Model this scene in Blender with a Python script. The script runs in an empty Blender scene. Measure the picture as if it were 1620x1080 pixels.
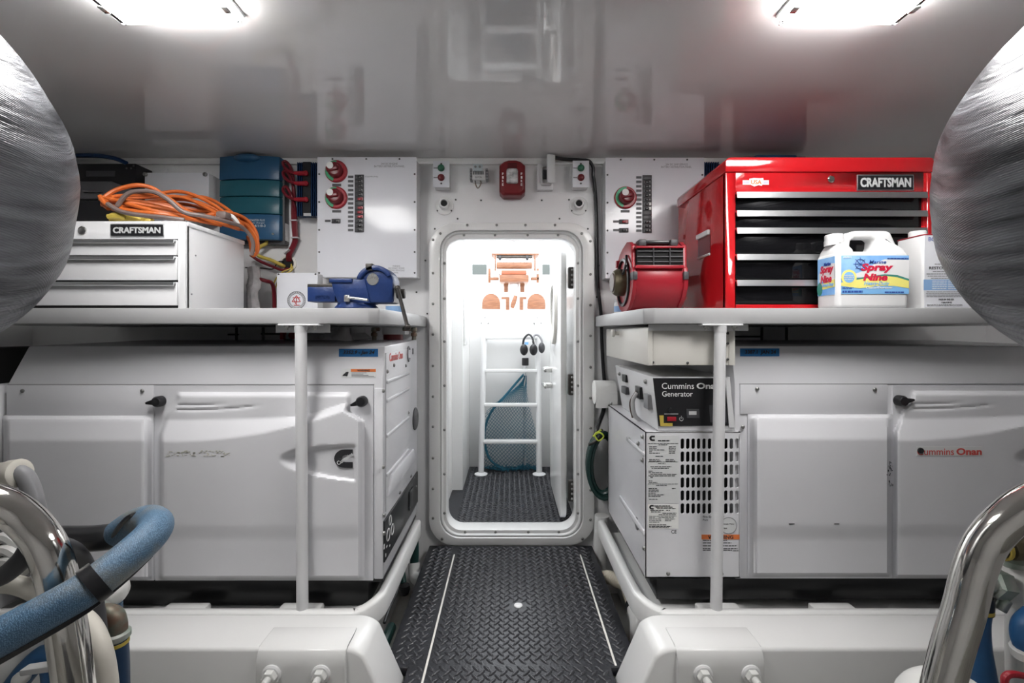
import bpy, bmesh, math, random
from mathutils import Vector, Matrix
random.seed(7)
SC = bpy.context.scene
COL = SC.collection
R = math.radians
# ------------------------------------------------------------------ camera, sky, exposure
F, VX, VY, H = 720.0, 806.0, 526.0, 1.034       # focal length (px of a 1620x1080 frame), vanishing point, eye height
cam_d = bpy.data.cameras.new('camera')
cam_d.sensor_width = 36.0
cam_d.lens = 16.0
cam_d.shift_x = (810 - VX) / 1620.0
cam_d.shift_y = (VY - 540) / 1620.0
cam_d.clip_start = 0.02
cam = bpy.data.objects.new('camera', cam_d)
COL.objects.link(cam)
cam.location = (0, 0, H)
cam.rotation_euler = (R(90), 0, 0)
SC.camera = cam
world = bpy.data.worlds.new('sky')
SC.world = world
world.use_nodes = True
world.node_tree.nodes['Background'].inputs[0].default_value = (0.93, 0.96, 1.0, 1)
world.node_tree.nodes['Background'].inputs[1].default_value = 4.5
SC.view_settings.view_transform = 'Standard'
SC.view_settings.look = 'None'
SC.view_settings.gamma = 1.0
SC.view_settings.use_curve_mapping = False
SC.view_settings.exposure = 0.55
LAMP = 22.0                                      # ceiling light diffuser emission


def PX(px, D): return (px - VX) * D / F
def PZ(py, D): return H - (py - VY) * D / F
def P(px, py, D): return Vector((PX(px, D), D, PZ(py, D)))


# ------------------------------------------------------------------ materials
def mat(name, color, rough=0.5, metal=0.0, var=0.0, vscale=4.0, bump=0.0, bscale=40.0, coat=0.0, emit=0.0,
        trans=0.0, spec=0.5, stretch=None, color2=None, rvar=0.0, alpha=1.0, ior=1.45):
    m = bpy.data.materials.new(name)
    m.use_nodes = True
    nt = m.node_tree
    b = nt.nodes['Principled BSDF']
    c = (*color, 1)
    b.inputs['Base Color'].default_value = c
    b.inputs['Roughness'].default_value = rough
    b.inputs['Metallic'].default_value = metal
    b.inputs['Specular IOR Level'].default_value = spec
    b.inputs['Coat Weight'].default_value = coat
    b.inputs['Coat Roughness'].default_value = 0.05
    b.inputs['Transmission Weight'].default_value = trans
    b.inputs['IOR'].default_value = ior
    b.inputs['Alpha'].default_value = alpha
    if emit:
        b.inputs['Emission Color'].default_value = c
        b.inputs['Emission Strength'].default_value = emit
    tc = None
    if var or bump or rvar or color2:
        tc = nt.nodes.new('ShaderNodeTexCoord')
        mp = nt.nodes.new('ShaderNodeMapping')
        if stretch: mp.inputs['Scale'].default_value = stretch
        nt.links.new(tc.outputs['Object'], mp.inputs[0])
        if var or color2 or rvar:
            n = nt.nodes.new('ShaderNodeTexNoise')
            n.inputs['Scale'].default_value = vscale
            n.inputs['Detail'].default_value = 5
            nt.links.new(mp.outputs[0], n.inputs[0])
            if var or color2:
                rp = nt.nodes.new('ShaderNodeValToRGB')
                c2 = color2 if color2 else tuple(max(0, k * (1 - var)) for k in color)
                rp.color_ramp.elements[0].position = 0.35
                rp.color_ramp.elements[0].color = (*c2, 1)
                rp.color_ramp.elements[1].position = 0.65
                rp.color_ramp.elements[1].color = c
                nt.links.new(n.outputs[0], rp.inputs[0])
                nt.links.new(rp.outputs[0], b.inputs['Base Color'])
            if rvar:
                mr = nt.nodes.new('ShaderNodeMapRange')
                mr.inputs[3].default_value = max(0, rough - rvar)
                mr.inputs[4].default_value = rough + rvar
                nt.links.new(n.outputs[0], mr.inputs[0])
                nt.links.new(mr.outputs[0], b.inputs['Roughness'])
        if bump:
            n2 = nt.nodes.new('ShaderNodeTexNoise')
            n2.inputs['Scale'].default_value = bscale
            n2.inputs['Detail'].default_value = 3
            nt.links.new(mp.outputs[0], n2.inputs[0])
            bp = nt.nodes.new('ShaderNodeBump')
            bp.inputs['Strength'].default_value = bump
            bp.inputs['Distance'].default_value = 0.01
            nt.links.new(n2.outputs[0], bp.inputs['Height'])
            nt.links.new(bp.outputs[0], b.inputs['Normal'])
    return m


def wrap_mat(name, dark, light, ang):
    """silver-grey insulation cloth: fine weave, broad diagonal streaks"""
    m = bpy.data.materials.new(name)
    m.use_nodes = True
    nt = m.node_tree
    b = nt.nodes['Principled BSDF']
    tc = nt.nodes.new('ShaderNodeTexCoord')
    mp = nt.nodes.new('ShaderNodeMapping')
    mp.vector_type = 'TEXTURE'
    mp.inputs['Rotation'].default_value = (0, R(ang), 0)
    mp.inputs['Scale'].default_value = (.6, .5, .05)
    nt.links.new(tc.outputs['Object'], mp.inputs[0])
    n = nt.nodes.new('ShaderNodeTexNoise')
    n.inputs['Scale'].default_value = 1.6
    n.inputs['Detail'].default_value = 6
    n.inputs['Distortion'].default_value = 0.3
    nt.links.new(mp.outputs[0], n.inputs[0])
    rp = nt.nodes.new('ShaderNodeValToRGB')
    rp.color_ramp.elements[0].position = 0.32
    rp.color_ramp.elements[0].color = (*dark, 1)
    rp.color_ramp.elements[1].position = 0.68
    rp.color_ramp.elements[1].color = (*light, 1)
    nt.links.new(n.outputs[0], rp.inputs[0])
    nt.links.new(rp.outputs[0], b.inputs['Base Color'])
    w = nt.nodes.new('ShaderNodeTexWave')
    w.inputs['Scale'].default_value = 90
    w.inputs['Distortion'].default_value = 0.6
    w.bands_direction = 'Z'
    mp2 = nt.nodes.new('ShaderNodeMapping')
    mp2.inputs['Rotation'].default_value = (0, R(ang * .6), 0)
    nt.links.new(tc.outputs['Object'], mp2.inputs[0])
    nt.links.new(mp2.outputs[0], w.inputs[0])
    ad = nt.nodes.new('ShaderNodeMath')
    ad.operation = 'MULTIPLY_ADD'
    ad.inputs[1].default_value = 0.025
    nt.links.new(w.outputs['Fac'], ad.inputs[0])
    nt.links.new(n.outputs[0], ad.inputs[2])
    bp = nt.nodes.new('ShaderNodeBump')
    bp.inputs['Strength'].default_value = 0.8
    bp.inputs['Distance'].default_value = 0.02
    nt.links.new(ad.outputs[0], bp.inputs['Height'])
    nt.links.new(bp.outputs[0], b.inputs['Normal'])
    b.inputs['Roughness'].default_value = 0.33
    b.inputs['Metallic'].default_value = 0.3
    return m


def weave_mat(name, c1, c2, scale, stain=(0.25, 0.2, 0.1)):
    m = bpy.data.materials.new(name)
    m.use_nodes = True
    nt = m.node_tree
    b = nt.nodes['Principled BSDF']
    tc = nt.nodes.new('ShaderNodeTexCoord')
    facs = []
    for rot in (R(40), R(-40)):
        mp = nt.nodes.new('ShaderNodeMapping')
        mp.inputs['Rotation'].default_value = (rot, rot, rot)
        nt.links.new(tc.outputs['Object'], mp.inputs[0])
        w = nt.nodes.new('ShaderNodeTexWave')
        w.inputs['Scale'].default_value = scale
        w.inputs['Distortion'].default_value = 9.0
        w.inputs['Detail'].default_value = 4
        w.inputs['Detail Scale'].default_value = 3
        nt.links.new(mp.outputs[0], w.inputs[0])
        facs.append(w)
    mx = nt.nodes.new('ShaderNodeMath')
    mx.operation = 'MULTIPLY'
    nt.links.new(facs[0].outputs['Fac'], mx.inputs[0])
    nt.links.new(facs[1].outputs['Fac'], mx.inputs[1])
    rp = nt.nodes.new('ShaderNodeValToRGB')
    rp.color_ramp.elements[0].color = (*c1, 1)
    rp.color_ramp.elements[1].color = (*c2, 1)
    rp.color_ramp.elements[1].position = 0.6
    nt.links.new(mx.outputs[0], rp.inputs[0])
    n = nt.nodes.new('ShaderNodeTexNoise')
    n.inputs['Scale'].default_value = 14
    n.inputs['Detail'].default_value = 6
    nt.links.new(tc.outputs['Object'], n.inputs[0])
    r2 = nt.nodes.new('ShaderNodeValToRGB')
    r2.color_ramp.elements[0].position = 0.52
    r2.color_ramp.elements[0].color = (0, 0, 0, 1)
    r2.color_ramp.elements[1].position = 0.75
    r2.color_ramp.elements[1].color = (0.6, 0.6, 0.6, 1)
    nt.links.new(n.outputs[0], r2.inputs[0])
    mix = nt.nodes.new('ShaderNodeMix')
    mix.data_type = 'RGBA'
    mix.inputs[7].default_value = (*stain, 1)
    nt.links.new(r2.outputs[0], mix.inputs[0])
    nt.links.new(rp.outputs[0], mix.inputs[6])
    nt.links.new(mix.outputs[2], b.inputs['Base Color'])
    bp = nt.nodes.new('ShaderNodeBump')
    bp.inputs['Strength'].default_value = 0.25
    bp.inputs['Distance'].default_value = 0.004
    nt.links.new(mx.outputs[0], bp.inputs['Height'])
    nt.links.new(bp.outputs[0], b.inputs['Normal'])
    b.inputs['Roughness'].default_value = 0.42
    return m


M = {}
M['gel'] = mat('white_gelcoat', (0.80, 0.80, 0.79), 0.22, var=0.03, vscale=3, bump=0.02, bscale=6)
M['wall'] = mat('white_wall_paint', (0.81, 0.81, 0.815), 0.25, var=0.04, vscale=2.5, bump=0.02, bscale=5)
M['ceil'] = mat('glossy_ceiling', (0.70, 0.69, 0.69), 0.05, var=0.02, vscale=1.5, spec=0.5, ior=1.85)
M['bilge'] = mat('bilge_paint', (0.55, 0.54, 0.50), 0.5, var=0.25, vscale=6)
M['gen'] = mat('generator_white', (0.72, 0.72, 0.745), 0.2, var=0.05, vscale=2.5, bump=0.03, bscale=9)
M['powder'] = mat('white_powder_coat', (0.70, 0.70, 0.71), 0.3, var=0.02)
M['silver'] = mat('silver_print', (0.62, 0.63, 0.63), 0.4, 0.2)
M['gloss'] = mat('gloss_black_drawer', (0.006, 0.006, 0.007), 0.06, spec=0.35)
M['cream'] = mat('cream_laminate', (0.74, 0.72, 0.67), 0.35, var=0.03)
M['shelf'] = mat('shelf_gelcoat', (0.42, 0.42, 0.425), 0.3, var=0.03)
M['panel'] = mat('panel_white', (0.72, 0.73, 0.77), 0.10, var=0.02, spec=0.22)
M['black'] = mat('black_plastic', (0.014, 0.014, 0.016), 0.32)
M['dark'] = mat('dark_interior', (0.01, 0.01, 0.01), 0.8)
M['rubber'] = mat('black_rubber_mat', (0.022, 0.023, 0.028), 0.36, var=0.3, vscale=12, bump=0.15, bscale=160)
M['lug'] = mat('rubber_tread_lug', (0.05, 0.051, 0.058), 0.22, var=0.3, vscale=20)
M['blackpaint'] = mat('black_steel_paint', (0.02, 0.021, 0.023), 0.3, var=0.3, vscale=8)
M['steel'] = mat('stainless_steel', (0.60, 0.60, 0.58), 0.28, 1.0, rvar=0.1, vscale=20)
M['chrome'] = mat('polished_stainless', (0.72, 0.70, 0.66), 0.09, 1.0, var=0.12, vscale=9, bump=0.05, bscale=14, rvar=0.05)
M['alu'] = mat('brushed_aluminium', (0.66, 0.67, 0.68), 0.34, 1.0, bump=0.03, bscale=60, stretch=(1, 20, 20))
M['bolt'] = mat('dull_bolt_steel', (0.30, 0.30, 0.29), 0.4, 0.9)
M['screw'] = mat('painted_screw', (0.10, 0.10, 0.10), 0.5, 0.5)
M['red'] = mat('red_enamel', (0.46, 0.010, 0.014), 0.10, coat=0.2)
M['redplastic'] = mat('red_plastic', (0.34, 0.014, 0.026), 0.35)
M['darkred'] = mat('dark_red_knob', (0.16, 0.01, 0.016), 0.3)
M['green'] = mat('green_plastic', (0.05, 0.38, 0.18), 0.4)
M['darkgreen'] = mat('dark_green_button', (0.02, 0.13, 0.07), 0.4)
M['alarm'] = mat('alarm_red', (0.17, 0.010, 0.014), 0.3)
M['fin'] = mat('blue_anodised_fin', (0.01, 0.04, 0.12), 0.3, 0.5)
M['cblue'] = mat('charger_blue', (0.018, 0.085, 0.18), 0.35, var=0.06)
M['cteal'] = mat('charger_teal', (0.014, 0.10, 0.135), 0.35, var=0.06)
M['grey'] = mat('grey_plastic', (0.25, 0.25, 0.26), 0.45)
M['dgrey'] = mat('dark_grey_plastic', (0.06, 0.06, 0.065), 0.45)
M['lgrey'] = mat('light_grey_plastic', (0.55, 0.55, 0.55), 0.45)
M['vise'] = mat('vise_blue_enamel', (0.010, 0.032, 0.13), 0.4, var=0.15, vscale=30, bump=0.15, bscale=60)
M['iron'] = mat('worn_iron', (0.07, 0.065, 0.06), 0.5, 0.7, var=0.3, vscale=40)
M['orange'] = mat('orange_cord_jacket', (0.56, 0.125, 0.022), 0.42, var=0.1, vscale=20)
M['brown'] = mat('grey_brown_cord_jacket', (0.16, 0.12, 0.11), 0.45)
M['yellow'] = mat('yellow_rubber', (0.58, 0.44, 0.08), 0.5, var=0.12, vscale=20)
M['cablered'] = mat('red_battery_cable', (0.15, 0.008, 0.016), 0.35)
M['white'] = mat('white_plastic', (0.76, 0.76, 0.76), 0.35)
M['label'] = mat('label_grey', (0.66, 0.67, 0.67), 0.4)
M['paper'] = mat('paper_white', (0.82, 0.82, 0.80), 0.8)
M['ink'] = mat('black_ink', (0.025, 0.025, 0.028), 0.5)
M['inkgrey'] = mat('grey_ink', (0.22, 0.22, 0.23), 0.5)
M['warn'] = mat('warning_orange', (0.72, 0.19, 0.05), 0.45)
M['tape'] = mat('blue_masking_tape', (0.02, 0.16, 0.42), 0.7, var=0.12, vscale=30)
M['brandred'] = mat('red_print', (0.55, 0.06, 0.05), 0.45)
M['lblue'] = mat('label_blue', (0.12, 0.33, 0.72), 0.35, color2=(0.35, 0.60, 0.88), vscale=9)
M['lblue2'] = mat('label_sky_blue', (0.22, 0.48, 0.80), 0.35)
M['lyellow'] = mat('label_yellow', (0.88, 0.80, 0.22), 0.35)
M['lred'] = mat('label_red', (0.62, 0.02, 0.06), 0.35)
M['lnavy'] = mat('label_navy', (0.03, 0.08, 0.35), 0.35)
M['lgreen'] = mat('label_green', (0.05, 0.25, 0.2), 0.35)
M['canblue'] = mat('can_blue', (0.25, 0.42, 0.68), 0.4)
M['wrapl'] = wrap_mat('silver_grey_lagging', (0.012, 0.013, 0.016), (0.19, 0.195, 0.21), 36)
M['wrapr'] = wrap_mat('silver_grey_lagging', (0.012, 0.013, 0.016), (0.18, 0.185, 0.20), -38)
M['hose'] = weave_mat('woven_blue_hose', (0.04, 0.095, 0.165), (0.13, 0.235, 0.35), 130)
M['bluehose'] = mat('smooth_blue_hose', (0.02, 0.10, 0.25), 0.45, var=0.2, vscale=20)
M['navyhose'] = mat('navy_hose', (0.015, 0.04, 0.09), 0.45)
M['ghose'] = mat('dark_green_hose', (0.012, 0.045, 0.04), 0.35)
M['beige'] = mat('beige_hose', (0.52, 0.47, 0.38), 0.5, var=0.12, vscale=20)
M['whose'] = mat('cream_hose', (0.66, 0.63, 0.56), 0.4, var=0.08, vscale=18)
M['bronze'] = mat('weathered_bronze', (0.22, 0.13, 0.09), 0.5, 0.6, color2=(0.20, 0.24, 0.20), vscale=30)
M['olive'] = mat('olive_fitting', (0.12, 0.10, 0.06), 0.45, 0.4)
M['corr'] = mat('corroded_alloy', (0.48, 0.49, 0.46), 0.5, 0.5, color2=(0.30, 0.38, 0.32), vscale=30)
M['engw'] = mat('engine_white', (0.72, 0.72, 0.70), 0.3, var=0.08, vscale=12)
M['teak'] = mat('teak_wood', (0.20, 0.085, 0.04), 0.4, color2=(0.13, 0.05, 0.022), vscale=12, stretch=(1, 1, 8))
M['net'] = mat('teal_net_cord', (0.03, 0.16, 0.24), 0.7)
M['glass'] = mat('clear_glass', (0.95, 0.97, 0.97), 0.03, trans=1.0)
M['lens'] = mat('strobe_lens', (0.32, 0.32, 0.33), 0.08, bump=0.8, bscale=70, color2=(0.7, 0.7, 0.7), vscale=40)
M['lamp'] = mat('lit_diffuser', (1.0, 0.985, 0.97), 0.5, emit=LAMP)
M['tapegrey'] = mat('clear_tape_wrap', (0.55, 0.53, 0.53), 0.15, var=0.3, vscale=30)


# ------------------------------------------------------------------ mesh builder
class MB:
    def __init__(s):
        s.v = []
        s.f = []

    def add(s, vs, fs):
        o = len(s.v)
        s.v += [tuple(v) for v in vs]
        s.f += [tuple(i + o for i in f) for f in fs]
        return s

    def box(s, x0, x1, y0, y1, z0, z1):
        x0, x1 = min(x0, x1), max(x0, x1)
        y0, y1 = min(y0, y1), max(y0, y1)
        z0, z1 = min(z0, z1), max(z0, z1)
        return s.add([(x0, y0, z0), (x1, y0, z0), (x1, y1, z0), (x0, y1, z0), (x0, y0, z1), (x1, y0, z1), (x1, y1, z1), (x0, y1, z1)],
                     [(0, 3, 2, 1), (4, 5, 6, 7), (0, 1, 5, 4), (1, 2, 6, 5), (2, 3, 7, 6), (3, 0, 4, 7)])

    def pbox(s, px0, px1, py0, py1, D0, D1):
        """box whose front face (at depth D0) spans the given pixels, going back to D1"""
        return s.box(PX(px0, D0), PX(px1, D0), D0, D1, PZ(py1, D0), PZ(py0, D0))

    def lathe(s, prof, p0, axis, n=20, cap=True):
        a = Vector(axis).normalized()
        t = Vector((0, 0, 1)) if abs(a.z) < 0.9 else Vector((1, 0, 0))
        u = a.cross(t).normalized()
        w = a.cross(u).normalized()
        vs, fs = [], []
        p0 = Vector(p0)
        for r, h in prof:
            for k in range(n):
                an = 2 * math.pi * k / n
                vs.append(p0 + a * h + u * (r * math.cos(an)) + w * (r * math.sin(an)))
        m = len(prof)
        for i in range(m - 1):
            for k in range(n):
                k2 = (k + 1) % n
                fs.append((i * n + k, i * n + k2, (i + 1) * n + k2, (i + 1) * n + k))
        if cap:
            fs.append(tuple(range(n))[::-1])
            fs.append(tuple((m - 1) * n + k for k in range(n)))
        return s.add(vs, fs)

    def cyl(s, p0, p1, r0, r1=None, n=16):
        p0, p1 = Vector(p0), Vector(p1)
        d = p1 - p0
        return s.lathe([(r0, 0), (r0 if r1 is None else r1, d.length)], p0, d, n)

    def tube(s, pts, r, n=10, closed=False, smooth=0):
        pts = [Vector(p) for p in pts]
        if smooth: pts = catmull(pts, smooth, closed)
        m = len(pts)
        rs = r if isinstance(r, (list, tuple)) else [r] * m
        if len(rs) != m: rs = [rs[min(len(rs) - 1, int(i * len(rs) / m))] for i in range(m)]
        tan = []
        for i in range(m):
            a = pts[(i - 1) % m] if closed or i > 0 else pts[i]
            b = pts[(i + 1) % m] if closed or i < m - 1 else pts[i]
            t = (b - a)
            tan.append(t.normalized() if t.length > 1e-9 else Vector((0, 0, 1)))
        up = Vector((0, 0, 1)) if abs(tan[0].z) < 0.9 else Vector((1, 0, 0))
        nrm = (up - tan[0] * up.dot(tan[0])).normalized()
        vs, fs = [], []
        for i in range(m):
            t = tan[i]
            nrm = nrm - t * nrm.dot(t)
            nrm = nrm.normalized() if nrm.length > 1e-6 else t.orthogonal().normalized()
            bn = t.cross(nrm)
            for k in range(n):
                an = 2 * math.pi * k / n
                vs.append(pts[i] + nrm * (rs[i] * math.cos(an)) + bn * (rs[i] * math.sin(an)))
        for i in range(m if closed else m - 1):
            j = (i + 1) % m
            for k in range(n):
                k2 = (k + 1) % n
                fs.append((i * n + k, i * n + k2, j * n + k2, j * n + k))
        if not closed:
            fs.append(tuple(range(n))[::-1])
            fs.append(tuple((m - 1) * n + k for k in range(n)))
        return s.add(vs, fs)

    def prism(s, pts, axis, a0, a1):
        """pts: 2-d outline; axis 'x': pts are (y,z); 'y': (x,z); 'z': (x,y)"""
        def p3(p, a):
            return {'x': (a, p[0], p[1]), 'y': (p[0], a, p[1]), 'z': (p[0], p[1], a)}[axis]
        n = len(pts)
        vs = [p3(p, a0) for p in pts] + [p3(p, a1) for p in pts]
        fs = [tuple(range(n)), tuple(range(n, 2 * n))[::-1]]
        fs += [(i, (i + 1) % n, n + (i + 1) % n, n + i) for i in range(n)]
        return s.add(vs, fs)

    def loops(s, loops, closed=True, cap0=False, cap1=False):
        n = len(loops[0])
        vs = [p for l in loops for p in l]
        fs = []
        for i in range(len(loops) - 1):
            for k in range(n if closed else n - 1):
                k2 = (k + 1) % n
                fs.append((i * n + k, i * n + k2, (i + 1) * n + k2, (i + 1) * n + k))
        if cap0: fs.append(tuple(range(n))[::-1])
        if cap1: fs.append(tuple((len(loops) - 1) * n + k for k in range(n)))
        return s.add(vs, fs)

    def sphere(s, c, r, nu=24, nv=14, fn=None):
        c = Vector(c)
        rx, ry, rz = r if isinstance(r, (tuple, list)) else (r, r, r)
        vs, fs = [], []
        for j in range(nv + 1):
            th = math.pi * j / nv
            for i in range(nu):
                ph = 2 * math.pi * i / nu
                d = Vector((math.sin(th) * math.cos(ph), math.sin(th) * math.sin(ph), math.cos(th)))
                k = fn(d) if fn else 1.0
                vs.append(c + Vector((d.x * rx, d.y * ry, d.z * rz)) * k)
        for j in range(nv):
            for i in range(nu):
                i2 = (i + 1) % nu
                fs.append((j * nu + i, (j + 1) * nu + i, (j + 1) * nu + i2, j * nu + i2))
        return s.add(vs, fs)

    def xf(s, m):
        s.v = [tuple(m @ Vector(v)) for v in s.v]
        return s

    def rot(s, deg, axis, piv):
        piv = Vector(piv)
        return s.xf(Matrix.Translation(piv) @ Matrix.Rotation(R(deg), 4, axis) @ Matrix.Translation(-piv))


def catmull(pts, k, closed=False):
    out = []
    n = len(pts)
    for i in range(n if closed else n - 1):
        if closed:
            a, b, c, d = pts[(i - 1) % n], pts[i], pts[(i + 1) % n], pts[(i + 2) % n]
        else:
            a, b, c, d = pts[max(i - 1, 0)], pts[i], pts[i + 1], pts[min(i + 2, n - 1)]
        for j in range(k):
            t = j / k
            out.append(0.5 * ((2 * b) + (c - a) * t + (2 * a - 5 * b + 4 * c - d) * t * t + (3 * b - a - 3 * c + d) * t ** 3))
    if not closed: out.append(pts[-1].copy())
    return out


def rrect(x0, x1, z0, z1, r, n=8):
    pts = []
    for cx, cz, a0 in ((x1 - r, z0 + r, -90), (x1 - r, z1 - r, 0), (x0 + r, z1 - r, 90), (x0 + r, z0 + r, 180)):
        for k in range(n + 1):
            a = R(a0 + 90 * k / n)
            pts.append((cx + r * math.cos(a), cz + r * math.sin(a)))
    return pts


WL = {}


def mesh_of(mb, bevel=0.0, seg=2, smooth=True, angle=35):
    """-> (mesh centred on its bounding box, centre)"""
    xs = [v[0] for v in mb.v]; ys = [v[1] for v in mb.v]; zs = [v[2] for v in mb.v]
    c = Vector(((min(xs) + max(xs)) / 2, (min(ys) + max(ys)) / 2, (min(zs) + max(zs)) / 2))
    me = bpy.data.meshes.new('m')
    me.from_pydata([(v[0] - c.x, v[1] - c.y, v[2] - c.z) for v in mb.v], [], mb.f)
    bm = bmesh.new()
    bm.from_mesh(me)
    bmesh.ops.remove_doubles(bm, verts=bm.verts, dist=1e-6)
    bmesh.ops.recalc_face_normals(bm, faces=bm.faces)
    if bevel:
        ed = [e for e in bm.edges if len(e.link_faces) == 2 and e.calc_face_angle(0) > R(30)]
        bmesh.ops.bevel(bm, geom=ed, offset=bevel, segments=seg, profile=0.5, affect='EDGES', clamp_overlap=True)
    bm.to_mesh(me)
    bm.free()
    if smooth:
        me.shade_smooth()
        me.set_sharp_from_angle(angle=R(angle))
    return me, c


def tag(o, label=None, cat=None, group=None, kind=None):
    if label: o['label'] = label
    if cat: o['category'] = cat
    if group: o['group'] = group
    if kind: o['kind'] = kind
    return o


def link(name, me, c, parent=None):
    o = bpy.data.objects.new(name, me)
    COL.objects.link(o)
    WL[o.name] = Vector(c)
    if parent:
        o.parent = parent
        o.location = Vector(c) - WL[parent.name]
    else:
        o.location = c
    return o


def obj(name, mb, m, parent=None, bevel=0.0, seg=2, smooth=True, angle=35):
    me, c = mesh_of(mb, bevel, seg, smooth, angle)
    me.name = name
    me.materials.append(M[m] if isinstance(m, str) else m)
    return link(name, me, c, parent)


def thing(name, label, cat, loc, group=None, kind=None):
    o = bpy.data.objects.new(name, None)
    o.empty_display_size = 0.05
    COL.objects.link(o)
    o.location = loc
    WL[o.name] = Vector(loc)
    return tag(o, label, cat, group, kind)


def struct(name, mb, m, parent=None, **k):
    o = obj(name, mb, m, parent, **k)
    if not parent: o['kind'] = 'structure'
    return o


def copies(name, me, locs, parent):
    return [link(name, me, p, parent) for p in locs]


def text(name, s, x0, x1, z0, z1, y, m, parent, bold=0.0, shear=0.0, depth=0.0006, face='front', xp=0.0):
    """flat lettering fitted to a rectangle. front: in the XZ plane at Y=y facing -Y.
    'right': on a plane X=y facing +X (x0,x1 are Y);  'left': on a plane X=y facing -X."""
    cu = bpy.data.curves.new('t', 'FONT')
    cu.body = s
    cu.size = 1.0
    cu.shear = shear
    cu.offset = bold
    cu.resolution_u = 3
    cu.extrude = 0.01
    t = bpy.data.objects.new('t', cu)
    me = bpy.data.meshes.new_from_object(t)
    bpy.data.objects.remove(t)
    xs = [v.co.x for v in me.vertices]; ys = [v.co.y for v in me.vertices]
    if not xs: return None
    a0, a1, b0, b1 = min(xs), max(xs), min(ys), max(ys)
    cx, cz = (x0 + x1) / 2, (z0 + z1) / 2
    sx, sz = (x1 - x0) / (a1 - a0), (z1 - z0) / max(b1 - b0, 1e-6)
    for v in me.vertices:
        u, w, d = (v.co.x - (a0 + a1) / 2) * sx, (v.co.y - (b0 + b1) / 2) * sz, v.co.z / 0.02 * depth
        if face == 'front': v.co = (u, -d, w)
        elif face == 'right': v.co = (d, u, w)
        else: v.co = (-d, -u, w)
    me.materials.append(M[m])
    if face == 'front': c = (cx, y - depth * 0.5, cz)
    elif face == 'right': c = (y + depth * 0.5, cx, cz)
    else: c = (y - depth * 0.5, cx, cz)
    return link(name, me, c, parent)


def ptext(name, s, px0, px1, py0, py1, D, m, parent, **k):
    return text(name, s, PX(px0, D), PX(px1, D), PZ(py1, D), PZ(py0, D), D, m, parent, **k)


def bars(rows, D, t=0.0006):
    """printed lines too small to read: (px0,px1,py,height px)"""
    mb = MB()
    for a, b, y, h in rows:
        x = a
        while x < b:
            w = min(random.uniform(2.5, 7), b - x)
            mb.pbox(x, x + w, y, y + h, D - t, D)
            x += w + 0.9
    return mb


def sst(a, b, x):
    t = max(0.0, min(1.0, (x - a) / (b - a)))
    return t * t * (3 - 2 * t)


def lin(a, b, x): return max(0.0, min(1.0, (x - a) / (b - a)))


def bolt_mesh(r, h, m, n=10):
    me, c = mesh_of(MB().lathe([(r, 0), (r, h * 0.45), (r * 0.6, h * 0.9), (r * 0.2, h)], (0, 0, 0), (0, -1, 0), n))
    me.name = 'bolt'
    me.materials.append(M[m])
    return me


BOLT = bolt_mesh(0.0065, 0.006, 'bolt')
SCREW = bolt_mesh(0.0045, 0.003, 'screw')
def heightpanel(px0, px1, py0, py1, D, fn, step=3.0, back=0.01):
    """moulded panel: grid in the XZ plane at depth D, pushed towards -Y by fn(px,py) metres"""
    nu, nv = int((px1 - px0) / step) + 1, int((py1 - py0) / step) + 1
    mb = MB()
    vs, fs = [], []
    for j in range(nv + 1):
        for i in range(nu + 1):
            x, y = px0 + (px1 - px0) * i / nu, py0 + (py1 - py0) * j / nv
            vs.append(tuple(P(x, y, D - fn(x, y))))
    for j in range(nv):
        for i in range(nu):
            a = j * (nu + 1) + i
            fs.append((a, a + 1, a + nu + 2, a + nu + 1))
    n0 = len(vs)
    rim = [i for i in range(nu + 1)] + [(j + 1) * (nu + 1) + nu for j in range(nv)] + \
          [nv * (nu + 1) + nu - 1 - i for i in range(nu)] + [(nv - 1 - j) * (nu + 1) for j in range(nv - 1)]
    vs += [(vs[i][0], D + back, vs[i][2]) for i in rim]
    m = len(rim)
    fs += [(rim[k], rim[(k + 1) % m], n0 + (k + 1) % m, n0 + k) for k in range(m)]
    return mb.add(vs, fs)


# ------------------------------------------------------------------ the room
DW = 2.243                       # far bulkhead
ZC = H + 0.854                   # ceiling
XS, YN = 2.35, -1.6              # side walls, wall behind the camera
struct('floor', MB().box(-XS, XS, YN, DW, -0.32, -0.25), 'bilge')
struct('ceiling', MB().box(-XS, XS, YN, DW, ZC, ZC + 0.05), 'ceil')
struct('wall_left', MB().box(-XS - 0.05, -XS, YN, DW, -0.25, ZC), 'wall')
struct('wall_right', MB().box(XS, XS + 0.05, YN, DW, -0.25, ZC), 'wall')
struct('wall_near', MB().box(-XS, XS, YN - 0.05, YN, -0.25, ZC), 'wall')
# far bulkhead with the rounded hatch opening cut through it
ho = rrect(PX(694, DW), PX(925, DW), PZ(850, DW), PZ(364, DW), 0.125)


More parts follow.
